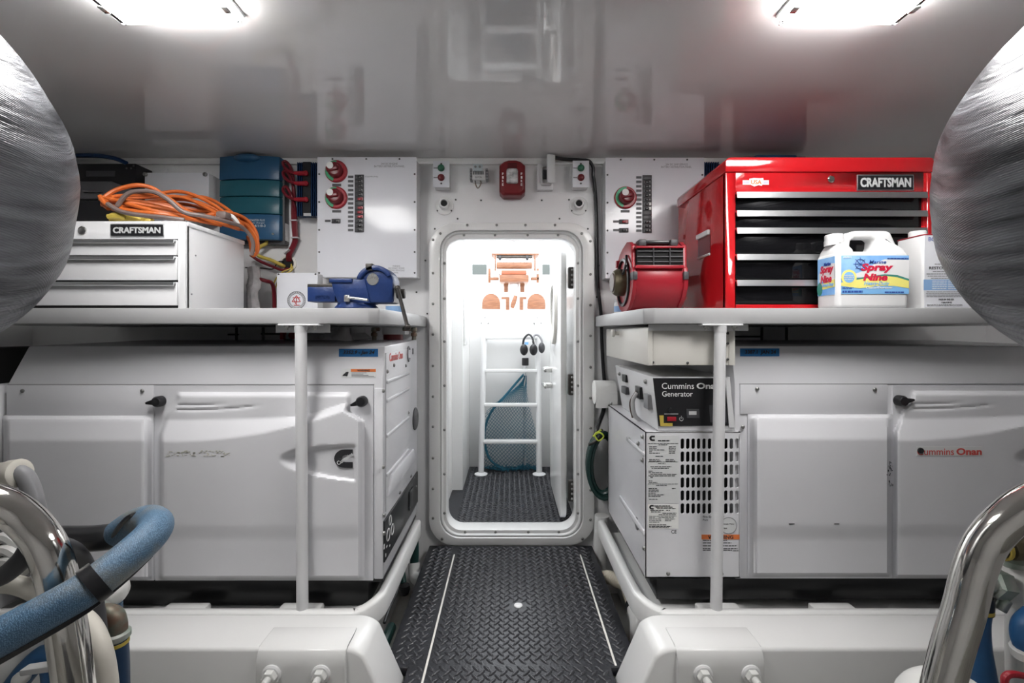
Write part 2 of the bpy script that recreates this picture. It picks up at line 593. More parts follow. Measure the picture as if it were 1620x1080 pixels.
def holed_wall(y0, y1, x0, x1, z0, z1, hole, hole_off=0):
    bm = bmesh.new()
    def loop(pts, y):
        vs = [bm.verts.new((p[0], y, p[1])) for p in pts]
        return vs, [bm.edges.new((vs[i], vs[(i + 1) % len(vs)])) for i in range(len(vs))]
    oc = [(x0, z0), (x1, z0), (x1, z1), (x0, z1)]
    a, ea = loop(oc, y0); b, eb = loop(hole, y0)
    bmesh.ops.triangle_fill(bm, edges=ea + eb, use_beauty=True)
    a2, ea2 = loop(oc, y1); b2, eb2 = loop(hole, y1)
    bmesh.ops.triangle_fill(bm, edges=ea2 + eb2, use_beauty=True)
    for p, q in ((a, a2), (b, b2)):
        for i in range(len(p)):
            j = (i + 1) % len(p)
            bm.faces.new((p[i], p[j], q[j], q[i]))
    bmesh.ops.recalc_face_normals(bm, faces=bm.faces)
    me = bpy.data.meshes.new('wall')
    bm.to_mesh(me)
    vs = [tuple(v.co) for v in me.vertices]
    fs = [tuple(p.vertices) for p in me.polygons]
    bm.free()
    return MB().add(vs, fs)


wf = struct('wall_far', holed_wall(DW, DW + 0.06, -XS, XS, -0.25, ZC, ho), 'wall')
struct('trim_1', MB().box(-XS, XS, DW - 0.018, DW, ZC - 0.03, ZC), 'gel', bevel=0.004)
copies('screw', SCREW, [(PX(x, DW), DW - 0.003, PZ(y, DW)) for x, y in
       ((721, 316), (900, 316), (724, 346), (885, 346), (688, 362), (930, 362), (673, 412), (659, 436), (659, 462), (676, 496), (944, 470), (947, 420), (761, 317), (857, 317))], wf)

# ------------------------------------------------------------------ hatch door
d1 = thing('door_1', 'white watertight hatch with rounded bolted frame, its leaf swung open', 'door', (0, DW, 0.0), kind='structure')
fo = rrect(PX(680, DW), PX(939, DW), PZ(859, DW), PZ(354, DW), 0.125)
fi = rrect(PX(697, DW), PX(921, DW), PZ(847, DW), PZ(366, DW), 0.098)
fc = rrect(PX(706, DW), PX(911, DW), PZ(839, DW), PZ(376, DW), 0.075)
def at(l, y): return [(p[0], y, p[1]) for p in l]
obj('door_frame', MB().loops([at(fo, DW), at(fo, DW - 0.026), at(fi, DW - 0.026), at(fi, DW + 0.02)]), 'gel', d1, bevel=0.004)
obj('inner_rim', MB().loops([at(fi, DW + 0.0), at(fi, DW - 0.010), at(rrect(PX(700, DW), PX(917, DW), PZ(844, DW), PZ(369, DW), 0.09), DW - 0.012),
    at(rrect(PX(701, DW), PX(916, DW), PZ(843.5, DW), PZ(370, DW), 0.088), DW + 0.004), at(fc, DW + 0.006), at(fc, DW + 0.10), at(fi, DW + 0.10)]), 'gel', d1, bevel=0.002)
gas = MB().tube([(p[0], DW - 0.011, p[1]) for p in rrect(PX(698.5, DW), PX(919, DW), PZ(845.5, DW), PZ(367.5, DW), 0.094)], 0.0035, 6, closed=True)
obj('gasket', gas, 'lgrey', d1)
bl = []
for y in (381, 433, 481, 529, 578, 626, 673, 722, 770, 816): bl += [(686.5, y), (932.5, y + 2)]
bl += [(x, 358) for x in (740, 786, 831, 877)] + [(698, 371), (919, 371), (701, 848), (920, 848)]
copies('bolt', BOLT, [(PX(x, DW), DW - 0.029, PZ(y, DW)) for x, y in bl], d1)
bl = [(703, y) for y in (416, 472, 540, 610, 680, 750, 812)] + [(914.5, y) for y in (416, 472, 540, 610, 680, 750, 812)]
bl += [(x, 371.5) for x in (734, 783, 835, 883)] + [(x, 842) for x in (736, 784, 836, 884)]
copies('bolt', BOLT, [(PX(x, DW), DW + 0.002, PZ(y, DW)) for x, y in bl], d1)
# open leaf, swung into the compartment beyond on its right-hand hinges
lx0, lx1 = 0.268, 0.300
lw0, lw1 = DW + 0.14, DW + 0.76
lz0, lz1 = 0.045, 1.50
leaf = MB()
lp = rrect(lw0, lw1, lz0, lz1, 0.07)
leaf.prism(lp, 'x', lx0, lx1)
lf = obj('door_leaf', leaf, 'gel', d1, bevel=0.006)
pc = ((lw0 + lw1) / 2 + 0.0, 1.16)
def circ(r, x, n=28): return [(x, pc[0] + r * math.cos(2 * math.pi * k / n), pc[1] + r * 1.3 * math.sin(2 * math.pi * k / n)) for k in range(n)]
obj('porthole_ring', MB().loops([circ(0.15, lx0 - 0.001), circ(0.148, lx0 - 0.018), circ(0.118, lx0 - 0.018), circ(0.116, lx0 - 0.001)]), 'cream', lf, bevel=0.003)
obj('porthole_glass', MB().loops([circ(0.118, lx0 - 0.004), circ(0.118, lx0 - 0.009)], cap0=True, cap1=True), 'glass', lf)
for py in (439, 608, 776):
    z = PZ(py, DW + 0.1)
    hg = obj('hinge', MB().box(PX(899, DW + 0.09), PX(911, DW + 0.09), DW + 0.09, DW + 0.13, z - 0.055, z + 0.055), 'iron', d1, bevel=0.008)
    for dz in (-0.038, -0.012, 0.012, 0.038):
        link('bolt', BOLT, (PX(905, DW + 0.09), DW + 0.088, z + dz), hg)
for z, dz in ((0.80, 0), (0.70, 0)):
    hd = obj('latch_handle', MB().cyl((lx0, lw1 - 0.12, z), (lx0 - 0.05, lw1 - 0.12, z), 0.018).cyl((lx0 - 0.045, lw1 - 0.02, z), (lx0 - 0.045, lw1 - 0.2, z), 0.011), 'steel', lf, bevel=0.003)

# ------------------------------------------------------------------ compartment beyond the hatch
DB = 3.51
ZD = PZ(490, DB)                  # cockpit sole seen above the far bulkhead
struct('wall_left', MB().prism([(-0.378, DW + 0.06), (-0.378, 2.99), (-0.308, 2.99), (-0.308, DB), (-0.44, DB), (-0.44, DW + 0.06)], 'z', -0.05, ZC - 0.1), 'gel')
struct('wall_right', MB().box(0.362, 0.42, DW + 0.06, DB, -0.05, ZC - 0.1), 'gel')
struct('wall_far', MB().box(-0.44, 0.42, DB, DB + 0.06, -0.05, ZD), 'gel', bevel=0.01)
struct('trim_2', MB().box(-0.308, -0.296, 3.05, 3.30, 0.95, ZC - 0.1), 'gel', bevel=0.003)
struct('floor', MB().box(-1.6, 1.6, DB + 0.06, 7.2, ZD - 0.06, ZD - 0.02), 'gel')
struct('wall_far', MB().box(-1.6, 1.6, 6.6, 6.7, ZD - 0.02, ZD + 0.75), 'gel')
struct('wall_left', MB().box(-1.65, -1.6, DB + 0.06, 6.7, ZD - 0.02, ZD + 0.9), 'gel')
struct('wall_right', MB().box(1.6, 1.65, DB + 0.06, 6.7, ZD - 0.02, ZD + 0.9), 'gel')


def lugs(x0, x1, y0, y1, z, pitch, skip=()):
    mb = MB()
    q = 0.0243
    L, W, Hh = 0.0178, 0.0056, 0.0048
    n = int((x1 - x0 + y1 - y0) / q) + 2
    for i in range(-n, n):
        for j in range(-n, n):
            cx, cy = (x0 + x1) / 2 + (i - j) * q * 0.7071, (y0 + y1) / 2 + (i + j) * q * 0.7071
            if not (x0 + .008 < cx < x1 - .008 and y0 + .008 < cy < y1 - .008): continue
            if any(abs(cx - k) < 0.013 for k in skip) or (abs(cx - .033) < .03 and abs(cy - 1.723) < .024): continue
            a = R(45 if (i + j) % 2 else -45)
            c, s = math.cos(a), math.sin(a)
            ring = [(-L, 0), (-L * .6, -W * .72), (0, -W), (L * .6, -W * .72), (L, 0), (L * .6, W * .72), (0, W), (-L * .6, W * .72)]
            vs = [(x, y, 0) for x, y in ring] + [(x * .72, y * .66, Hh * .8) for x, y in ring] + [(-L * .4, 0, Hh), (L * .4, 0, Hh)]
            fs = [(k, (k + 1) % 8, 8 + (k + 1) % 8, 8 + k) for k in range(8)]
            fs += [(8, 9, 16), (9, 10, 17, 16), (10, 11, 17), (11, 12, 17), (12, 13, 17), (13, 14, 16, 17), (14, 15, 16), (15, 8, 16)]
            mb.add([(cx + p[0] * c - p[1] * s, cy + p[0] * s + p[1] * c, z + p[2]) for p in vs], fs)
    return mb


# walkway
wk = thing('walkway', 'black diamond-tread rubber walkway leading up to the open white hatch', 'walkway', (0, 1.2, -0.03))
DECKX0, DECKX1 = PX(680, DW - 0.02), PX(936, DW - 0.02)
SEAM = (-0.2575, 0.330)
obj('tread_base', MB().prism([(-0.315, -0.9), (0.315, -0.9), (0.315, 1.408), (DECKX1, 1.408), (DECKX1, DW - 0.028), (DECKX0, DW - 0.028), (DECKX0, 1.408), (-0.315, 1.408)], 'z', -0.03, 0.0), 'rubber', wk, bevel=0.004)
o = obj('tread_pattern', lugs(DECKX0 + 0.01, DECKX1 - 0.01, 1.41, DW - 0.035, 0.0, 0.030, SEAM), 'lug', wk, angle=50)
o['kind'] = 'stuff'
o = obj('tread_pattern', lugs(-0.31, 0.31, 0.7, 1.41, 0.0, 0.030, SEAM), 'lug', wk, angle=50)
o['kind'] = 'stuff'
for sx, sy in zip(SEAM, (-0.9, 1.412)):
    obj('seam_strip', MB().box(sx - 0.0035, sx + 0.0035, sy, 2.12, -0.001, 0.0022), 'cream', wk, bevel=0.0008)
bp_ = P(820, 958, 1.72)
obj('lift_button', MB().lathe([(0.016, 0), (0.016, 0.003), (0.012, 0.005)], (PX(820, 1.7233), 1.7233, 0.0), (0, 0, 1), 20), 'white', wk)
wk2 = thing('walkway', 'black diamond-tread floor mat under the white ladder', 'walkway', (0, 2.9, -0.03))
obj('tread_base', MB().box(-0.375, 0.36, DW + 0.10, DB, -0.03, 0.0), 'rubber', wk2)
o = obj('tread_pattern', lugs(-0.30, 0.355, DW + 0.11, DB - 0.01, 0.0, 0.030), 'lug', wk2, angle=50)
o['kind'] = 'stuff'

# ladder
ld = thing('ladder', 'white four-rung ladder standing against the far bulkhead beyond the hatch', 'ladder', (0, 3.3, 0.0))
rails = []
for xb, xt in ((761, 766.5), (853, 851)):
    b = Vector((PX(xb, 3.31), 3.31, 0.0)); t = Vector((PX(xt, 3.44), 3.44, PZ(512, 3.44)))
    obj('rail', MB().tube([b, b * 0.5 + t * 0.5, t, t + Vector((0, 0.07, 0.02))], 0.021, 14), 'white', ld)
    obj('foot_flange', MB().lathe([(0.048, 0.003), (0.048, 0.008), (0.025, 0.02)], b, (0, 0, 1), 22), 'white', ld)
    fl = obj('wall_flange', MB().lathe([(0.036, 0), (0.036, 0.006), (0.022, 0.012)], (t.x, DB, t.z + 0.02), (0, -1, 0), 20), 'white', ld)
    for a in (90, 210, 330):
        link('bolt', BOLT, (t.x + 0.029 * math.cos(R(a)), DB - 0.009, t.z + 0.02 + 0.029 * math.sin(R(a))), fl)
    rails.append((b, t))
for py in (534, 586, 640, 698):
    D = 3.44 - (py - 512) / (750 - 512) * 0.13
    k = lambda bt: bt[0].lerp(bt[1], (PZ(py, D) - bt[0].z) / (bt[1].z - bt[0].z))
    a, b = k(rails[0]), k(rails[1])
    rg = obj('rung', MB().box(a.x + 0.012, b.x - 0.012, a.y - 0.03, a.y + 0.03, a.z - 0.012, a.z + 0.012), 'gel', ld, bevel=0.006)

# landing net leaning behind the ladder
nt_ = thing('landing_net', 'teal landing net with blue hoop and pole leaning behind the white ladder', 'landing net', (0.1, 3.42, 0.0))
DN = 3.46
hoop = [P(829, 592, DN), P(800, 625, DN), P(778, 650, DN), P(768, 675, DN), P(767, 700, DN), P(775, 726, DN - .02), P(795, 740, DN - .035),
        P(815, 741, DN - .04), P(828, 734, DN - .03), P(831, 700, DN), P(831, 640, DN), P(831, 598, DN)]
obj('hoop', MB().tube(hoop, 0.009, 8, closed=True, smooth=5), 'net', nt_)
obj('pole', MB().cyl(P(831, 576, DN), P(830, 735, DN - .03), 0.013), 'alu', nt_)
obj('grip', MB().cyl(P(831, 566, DN), P(831, 578, DN), 0.026), 'black', nt_, bevel=0.004)
net = MB()
def netpt(u, v):
    # u across 0..1, v down 0..1 : the bag of the net
    left = 829 - 62 * sst(0, 0.42, v) - 2 * math.sin(v * 3)
    right = 833 + 18 * sst(0.1, 0.75, v)
    x = left + (right - left) * u
    y = 594 + 157 * v + 3 * math.sin(u * 9 + v * 4) * v - 6 * v * (1 - abs(2 * u - 1))
    d = DN - 0.02 - 0.028 * math.sin(math.pi * u) * sst(0, 0.6, v) - 0.012 * math.sin(7 * u + 5 * v)
    p = P(x, y, d)
    p.z = max(p.z, 0.008)
    return p
NU = 15
for k in range(-26, NU + 1):
    for sgn in (1, -1):
        pts = []
        for j in range(0, 53):
            v = j / 52
            u = (k + j * 0.5) / NU
            if sgn < 0: u = 1 - u
            if -0.001 <= u <= 1.001: pts.append(netpt(u, v))
        if len(pts) > 1: net.tube(pts, 0.0019, 3)
for k in range(60):   # gathered skirt at the foot
    u = random.random()
    p = [netpt(min(1, max(0, u + random.uniform(-.08, .08))), 0.93 + random.uniform(0, .07)) + Vector((0, random.uniform(-.05, .02), random.uniform(0, .02))) for q in range(4)]
    net.tube(p, 0.002, 3, smooth=3)
o = obj('netting', net, 'net', nt_, smooth=False)
o['kind'] = 'stuff'

# ear defenders hanging on the top rung
em = thing('ear_muffs', 'black ear defenders hanging from the top rung of the white ladder', 'ear muffs', P(842, 562, 3.36))
for dx, dd in ((828, 3.35), (843, 3.33)):
    obj('ear_cup', MB().sphere(P(dx + 1, 553, dd), (0.030, 0.022, 0.042), 16, 10), 'black', em)
obj('ear_cup', MB().sphere(P(857, 550, 3.34), (0.024, 0.022, 0.040), 16, 10), 'dgrey', em)
obj('headband', MB().tube([P(827, 548, 3.36), P(829, 536, 3.37), P(836, 529, 3.375), P(842, 534, 3.35), P(845, 548, 3.33)], 0.008, 8, smooth=6), 'black', em)
obj('headband', MB().tube([P(843, 540, 3.34), P(845, 531, 3.36), P(851, 530, 3.36), P(857, 538, 3.35), P(858, 548, 3.34)], 0.008, 8, smooth=6), 'grey', em)
obj('tag', MB().pbox(830, 836, 541, 545, 3.335, 3.34), 'lblue2', em)

# fighting chair in the sunlit cockpit
fc_ = thing('fishing_chair', 'teak fishing chair on a white pedestal in the bright cockpit beyond the hatch', 'chair', (PX(814, 4.6), 4.7, ZD - 0.02))
DC = 4.6
def cbox(nm, a, b, c, d, e, f, m, bv=0.006): return obj(nm, MB().pbox(a, b, c, d, e, f), m, fc_, bevel=bv)
cbox('top_slat', 777, 853, 400.5, 403, DC, DC + .25, 'teak', 0.004)
for a in (782, 845): cbox('post', a, a + 2.5, 403, 431, DC, DC + .03, 'teak', 0.004)
obj('rod_rest', MB().cyl(P(786, 406, DC + .02), P(842, 406, DC + .02), 0.016), 'iron', fc_)
for a in (791, 834): obj('roller', MB().cyl(P(a - 2, 408, DC), P(a + 2, 408, DC), 0.026), 'black', fc_)
obj('bolster', MB().cyl(P(785, 420, DC), P(842, 420, DC), 0.034, n=20), 'teak', fc_, bevel=0.01)
cbox('seat_back', 793, 833, 427, 434, DC - .02, DC + .02, mat('dark_teak', (0.24, 0.07, 0.03), 0.4), 0.004)
cbox('seat', 790, 837, 434, 446, DC - .05, DC + .40, 'teak', 0.015)
for a, b in ((772, 789), (838, 853)):
    cbox('arm_bracket', a + 2, b, 438, 443, DC, DC + .05, 'teak')
    cbox('arm_post', a if a < 800 else b - 4, a + 4 if a < 800 else b, 424, 447, DC, DC + .06, 'teak')
    cbox('arm_pad', a + 6, b + 2, 428, 433, DC - .02, DC + .3, 'white', 0.01)
obj('pedestal', MB().cyl(P(814, 446, DC + .15), (PX(814, DC), DC + .15, ZD - 0.02), 0.045, 0.06, 20), 'white', fc_)
cbox('pedestal_brace', 797, 804, 446, 462, DC + .1, DC + .14, 'teak')
cbox('pedestal_brace', 823, 830, 446, 462, DC + .1, DC + .14, 'teak')
for a, b in ((793, 806), (822, 833)):
    obj('footrest_leg', MB().pbox(a, b, 469.5, 473, DC - .1, DC - .06).pbox(a + 7 if a < 800 else a, b if a < 800 else a + 6, 473, 492, DC - .1, DC - .06), 'teak', fc_)
for a, b in ((762, 792), (834, 863)):
    obj('footrest', MB().prism([(PX(a, DC - .15), PZ(489, DC - .15)), (PX(b, DC - .15), PZ(489.5, DC - .15)), *[(PX((a + b) / 2 + 14.5 * math.cos(R(q)), DC - .15), PZ(480 - 16 * math.sin(R(q)), DC - .15)) for q in range(0, 181, 20)]], 'y', DC - .17, DC - .13), 'teak', fc_, bevel=0.01)
obj('reel_grip', MB().tube([P(816, 468, DC - .12), P(812, 480, DC - .13), P(810, 487, DC - .13)], [0.02, 0.024, 0.018], 10), 'teak', fc_)

# ------------------------------------------------------------------ ceiling lights
LX = (PX(200, 1.212), PX(376, 1.212)), (PX(1239, 1.212), PX(1411, 1.212))
ZL = ZC - 0.030
def ceiling_light(x0, x1, y0, y1, label):
    t = thing('ceiling_light', label, 'ceiling light', ((x0 + x1) / 2, (y0 + y1) / 2, ZC), 'ceiling lights')
    obj('housing', MB().box(x0 - 0.014, x1 + 0.014, y0 - 0.014, y1 + 0.012, ZC - 0.010, ZC), 'white', t, bevel=0.003)
    obj('diffuser', MB().box(x0, x1, y0, y1, ZL - 0.006, ZC - 0.010), 'lamp', t, bevel=0.004)
    for x in (x0 - 0.006, x1 + 0.006):
        obj('side_rail', MB().box(x - 0.006, x + 0.006, y0 - 0.004, y1 + 0.004, ZL - 0.004, ZC - 0.010), 'glass', t, bevel=0.002)
        for y in (y0 + 0.06, y1 - 0.06):
            obj('clip', MB().box(x - 0.008, x + 0.008, y - 0.012, y + 0.012, ZL - 0.010, ZL - 0.004), 'steel', t, bevel=0.002)
for (a, b), side in zip(LX, ('white tool chest', 'red tool chest')):
    ceiling_light(a, b, 0.60, 1.212, 'lit rectangular ceiling light above the ' + side)

# ------------------------------------------------------------------ battery panels on the far wall
DPn = 2.13
def switch_body(t, px, py, r=17.5):
    c = P(px, py, DPn)
    s = r * DPn / F
    b = obj('battery_switch', MB().lathe([(s, 0), (s, 0.008), (s * 0.9, 0.012)], c, (0, -1, 0), 28), 'redplastic', t)
    pts = [(c.x + s * 0.93 * math.cos(R(a)), c.z + s * 0.93 * math.sin(R(a))) for a in range(85, 256, 10)]
    pts += [(c.x + s * 0.62 * math.cos(R(a)), c.z + s * 0.62 * math.sin(R(a))) for a in range(255, 84, -10)]
    obj('green_arc', MB().prism(pts, 'y', c.y - 0.0135, c.y - 0.011), 'green', b)
    kn = obj('knob', MB().lathe([(s * 0.68, 0), (s * 0.66, 0.022), (s * 0.55, 0.030), (s * 0.5, 0.031)], c + Vector((0, -0.011, 0)), (0.12, -1, 0.05), 24), 'darkred', b)
    obj('knob_grip', MB().box(c.x - s * 0.62, c.x + s * 0.45, c.y - 0.052, c.y - 0.03, c.z - s * 0.2, c.z + s * 0.28).rot(-12, 'Y', c), 'darkred', b, bevel=0.006)
    obj('knob_badge', MB().lathe([(s * 0.30, 0), (s * 0.28, 0.002)], c + Vector((-s * 0.22, -0.052, s * 0.22)), (0, -1, 0), 18), 'paper', b)
    obj('name_plate', MB().pbox(px - 7, px + 7, py + 19, py + 23, DPn - 0.0015, DPn), 'dgrey', t)


def breaker(t, px0, px1, py0, py1, kind):
    d = DPn - 0.006
    b = obj('breaker', MB().pbox(px0, px1, py0, py1 - 0.35, d, DPn), 'dgrey', t, bevel=0.0008)
    if kind == 'blank': return
    m = {'b': 'black', 'r': 'redplastic', 'w': 'paper'}[kind]
    cx = (px0 + px1) / 2
    obj('toggle', MB().pbox(cx - 2.5, cx + 3, py0 + 1.6, py1 - 2, d - 0.006, d), m if kind != 'w' else 'black', b, bevel=0.001)
    if kind != 'b': obj('toggle_mark', MB().pbox(cx + 1.5, px1 - 1, py0 + 1, py1 - 1.6, d - 0.001, d), m, b)
    else: obj('toggle_mark', MB().pbox(cx + 3.5, px1 - 2.5, py0 + 2, py1 - 3, d - 0.0008, d), 'lgrey', b)


def dist_panel(label, x0, x1, y0, y1, knobs, bx, by0, kinds, side, title, warn, extra, clear=None):
    t = thing('distribution_board', label, 'electrical panel', (PX((x0 + x1) / 2, DPn), DW, PZ(y1, DPn)))
    obj('enclosure', MB().box(PX(x0 + 1, DPn), PX(x1 - 1, DPn), DPn + 0.003, DW, PZ(y1 - 1, DPn), PZ(y0 + 1, DPn)), 'powder', t, bevel=0.003)
    obj('cover', MB().pbox(x0, x1, y0, y1, DPn, DPn + 0.003), 'panel', t)
    sl = [(x0 + 24, y0 + 3), ((x0 + x1) / 2 - 1, y0 + 3), (x1 - 27, y0 + 3)]
    for yy in (27, 71, 115, 150, 183): sl += [(x0 + 3, y0 + yy), (x1 - 3, y0 + yy)]
    copies('screw', SCREW, [(PX(a, DPn), DPn - 0.0015, PZ(b, DPn)) for a, b in sl], t)
    for k in knobs: switch_body(t, *k)
    for i, k in enumerate(kinds):
        y = by0 + i * 7.02
        breaker(t, bx, bx + 14.2, y, y + 7.02, k)
        obj('circuit_tag', MB().pbox(bx - 10.5, bx - 2, y + 1.6, y + 5.4, DPn - 0.0012, DPn), 'dgrey', t)
    for (a, b, c, d, k, la) in extra:
        breaker(t, a, b, c, d, k)
        obj('circuit_tag', MB().pbox(la, la + 9, c + 1.5, d - 2, DPn - 0.0012, DPn), 'dgrey', t)
    for s, a, b, c, d in title: ptext('printed_text', s, a, b, c, d, DPn, 'inkgrey', t)
    return t


dist_panel('white battery panel with two red rotary switches, behind the blue vise', 502, 659, 248.5, 438.5,
           [(532.5, 271.5), (532.5, 313)], 561, 276, 'bbbbbr' + '?' + 'rrrbbb' if False else ['b', 'b', 'b', 'b', 'b', 'r', 'blank', 'r', 'r', 'r', 'b', 'b', 'b'],
           'l', [('24V DC ENGINE', 603, 629, 257.5, 260.5), ('BATTERY DISTRIBUTION PANEL', 592, 640, 261.5, 264.5), ('(CLEARLINE)', 577.5, 598, 278, 281),
                 ('WARNING', 621, 633, 419.5, 422), ('DISCONNECT POWER', 614.5, 640, 423, 425.5), ('BEFORE SERVICING', 614.5, 640, 426.5, 429), ('PANEL', 623, 630.5, 430, 432.3)],
           None, [(524.5, 538, 346, 353, 'b', 514)])
dist_panel('white battery panel with one red rotary switch, beside the red tool chest', 958, 1114, 249.5, 440,
           [(989, 313)], 1017, 277, ['blank', 'b', 'b', 'b', 'b', 'b', 'w', 'w', 'blank', 'blank', 'b', 'b', 'b'],
           'l', [('24V DC SHIP SERVICE', 1053, 1088, 258.5, 261.5), ('BATTERY DISTRIBUTION PANEL', 1046, 1094, 262.5, 265.5)],
           None, [(980, 994.5, 347, 354, 'r', 970), (980, 994.5, 360.5, 367.5, 'b', 970)])

# ------------------------------------------------------------------ fittings above the hatch
def button_box(label, x0, x1, y0, y1, side):
    D = DW - 0.065
    t = thing('button_box', label, 'switch box', (PX((x0 + x1) / 2, D), DW, PZ(y1, D)), 'start and stop button boxes')
    obj('body', MB().pbox(x0 + 1, x1 - .5, y0 + 1, y1 - 1, D + 0.003, DW), 'powder', t, bevel=0.004)
    obj('cover', MB().pbox(x0, x1, y0, y1, D, D + 0.003), 'panel', t)
    cx = (x0 + x1) / 2
    for yy, m in ((y0 + 12, 'darkgreen'), (y0 + 27, 'darkred')):
        c = P(cx, yy, D)
        b = obj('push_button', MB().lathe([(0.0165, 0), (0.0165, 0.006), (0.0135, 0.008), (0.013, 0.016), (0.010, 0.018)], c, (0, -1, 0), 20), m, t)
        obj('button_tag', MB().pbox(cx - 12, cx - 6, yy - 1, yy + 0.3, D - 0.001, D), 'inkgrey', t)
    copies('screw', SCREW, [P(cx, y0 + 5, D - 0.0015), P(cx, y1 - 6, D - 0.0015)], t)
button_box('white button box with green and red buttons beside the grey wall relay', 685, 711, 254, 296, 0)
button_box('white button box with green and red buttons beside the black wall cable', 906, 932, 254, 296, 0)
D = DW - 0.06
t = thing('wall_relay', 'small grey terminal relay with drooping leads, beside the red fire strobe', 'relay', P(757, 290, DW))
obj('body', MB().pbox(747, 768, 266, 284, D, DW), 'lgrey', t, bevel=0.004)
for i in range(4):
    obj('side_terminal', MB().pbox(743, 747, 266 + i * 4.6, 269.6 + i * 4.6, D + .01, DW), 'grey', t, bevel=0.002)
    obj('side_terminal', MB().pbox(768, 772, 266 + i * 4.6, 269.6 + i * 4.6, D + .01, DW), 'grey', t, bevel=0.002)
obj('relay_cap', MB().pbox(748.5, 764, 259, 270, D - .012, D), mat('pale_blue_grey', (0.42, 0.48, 0.50), 0.4), t, bevel=0.003)
for x in (752, 759): obj('bolt', MB().lathe([(0.006, 0), (0.005, 0.004)], P(x, 263.5, D - .012), (0, -1, 0), 12), 'bolt', t)
for i in range(7): obj('vent_slot', MB().pbox(748.5 + i * 2.5, 750 + i * 2.5, 271, 276, D - 0.001, D), 'dgrey', t)
ptext('maker_print', 'EATON', 752, 762, 279, 281.5, D, 'ink', t)
obj('lead', MB().tube([P(752, 284, D + .02), P(752, 290, D + .01), P(755, 297, D + .01), P(758, 296, D + .01), P(761, 289, D + .01), P(759, 284, D + .02)], 0.0028, 6, smooth=5), 'bronze', t)

D = DW - 0.07
t = thing('fire_alarm', 'dark red fire alarm strobe mounted above the middle of the hatch', 'fire alarm', P(810, 310, DW))
pts = [(790, 262), (790, 303), (796, 309), (824, 309), (831, 303), (831, 262), (824, 256), (817, 253.5), (804, 253.5), (797, 256)]
fr = [(PX(x, D), D, PZ(y, D)) for x, y in pts]
mid = [(PX(x, D), D - 0.012, PZ(y, D)) for x, y in [(810 + (x - 810) * .86, 281 + (y - 281) * .9) for x, y in pts]]
bk = [(PX(x, D), DW, PZ(y, D)) for x, y in pts]
obj('housing', MB().loops([bk, fr, mid], cap0=True, cap1=True), 'alarm', t, bevel=0.003)
obj('strobe_lens', MB().loops([at(rrect(PX(801, D), PX(819.5, D), PZ(292, D), PZ(269, D), 0.01, 4), D - 0.012),
    at(rrect(PX(801.5, D), PX(819, D), PZ(291.5, D), PZ(269.5, D), 0.01, 4), D - 0.028), at(rrect(PX(804, D), PX(816.5, D), PZ(289, D), PZ(272, D), 0.008, 4), D - 0.036)], cap1=True), 'lens', t, bevel=0.001)
for i, ch in enumerate('FIRE'):
    for cx in (795.5, 825): ptext('letter', ch, cx - 1.2, cx + 1.4, 273 + i * 5.6, 277 + i * 5.6, D - 0.0115, 'white', t, bold=0.02)
for k in range(5): obj('horn_slot', MB().pbox(803, 818, 258 + k * 1.9, 258.8 + k * 1.9, D - 0.0132, D - 0.012), 'dark', t)

D = DW - 0.03
t = thing('wall_box', 'white wall box with its hinged grey cover tilted open, beside the fire strobe', 'wall box', P(863, 300, DW))
obj('back_plate', MB().pbox(850, 875, 259, 300, D, DW), 'powder', t, bevel=0.003)
obj('opening_rim', MB().loops([at(rrect(PX(855, D), PX(873, D), PZ(294, D), PZ(262, D), 0.012, 4), D), at(rrect(PX(855, D), PX(873, D), PZ(294, D), PZ(262, D), 0.012, 4), D - .012),
    at(rrect(PX(858, D), PX(871, D), PZ(291, D), PZ(265, D), 0.01, 4), D - .012), at(rrect(PX(858, D), PX(871, D), PZ(291, D), PZ(265, D), 0.01, 4), D)]), 'lgrey', t)
cv = MB().box(PX(863, D), PX(876, D), D - 0.045, D - 0.030, PZ(294, D), PZ(250, D)).rot(16, 'Z', P(876, 270, D - .03))
obj('hinged_cover', cv, 'label', t, bevel=0.004)
obj('dark_core', MB().pbox(859, 868, 268, 282, D - .02, D), 'black', t, bevel=0.003)
o = obj('wall_cable', MB().tube([P(868, 249.5, DW - .05), P(880, 250, DW - .045), P(895, 252, DW - .035), P(918, 253.2, DW - .03), P(931, 254.5, DW - .03), P(938, 264, DW - .028), P(938.5, 278, DW - .024), P(941, 296, DW - .012), P(943.5, 340, DW - .012),
    P(944.5, 400, DW - .012), P(946, 450, DW - .012), P(951, 500, DW - .012), P(952, 540, DW - .012), P(955, 590, DW - .012), P(957, 610, DW - .012)], 0.0085, 10, smooth=6), 'black')
tag(o, 'thick black cable running down the white wall beside the hatch', 'cable')
for x, lab in ((703, 'under the green-and-red button box beside the relay'), (915.5, 'under the button box beside the black cable')):
    D = DW
    t = thing('eyeball_fitting', 'round white swivel fitting with dark centre ' + lab, 'vent', P(x, 336, DW), 'swivel fittings')
    obj('flange', MB().lathe([(0.045, 0), (0.045, 0.006), (0.038, 0.010)], P(x, 326, D), (0, -1, 0), 28), 'gel', t)
    ax = Vector((0.1 if x < 800 else -0.1, -1, 0))
    obj('nozzle', MB().lathe([(0.026, 0.0), (0.026, 0.035), (0.022, 0.045), (0.0165, 0.046), (0.016, 0.03)], P(x, 325, D), ax, 24), 'white', t)
    obj('lens', MB().lathe([(0.016, 0.031), (0.014, 0.036)], P(x, 325, D), ax, 20), 'black', t)
    copies('screw', SCREW, [P(x - 11, 333, D - .009), P(x + 11, 333, D - .009)], t)

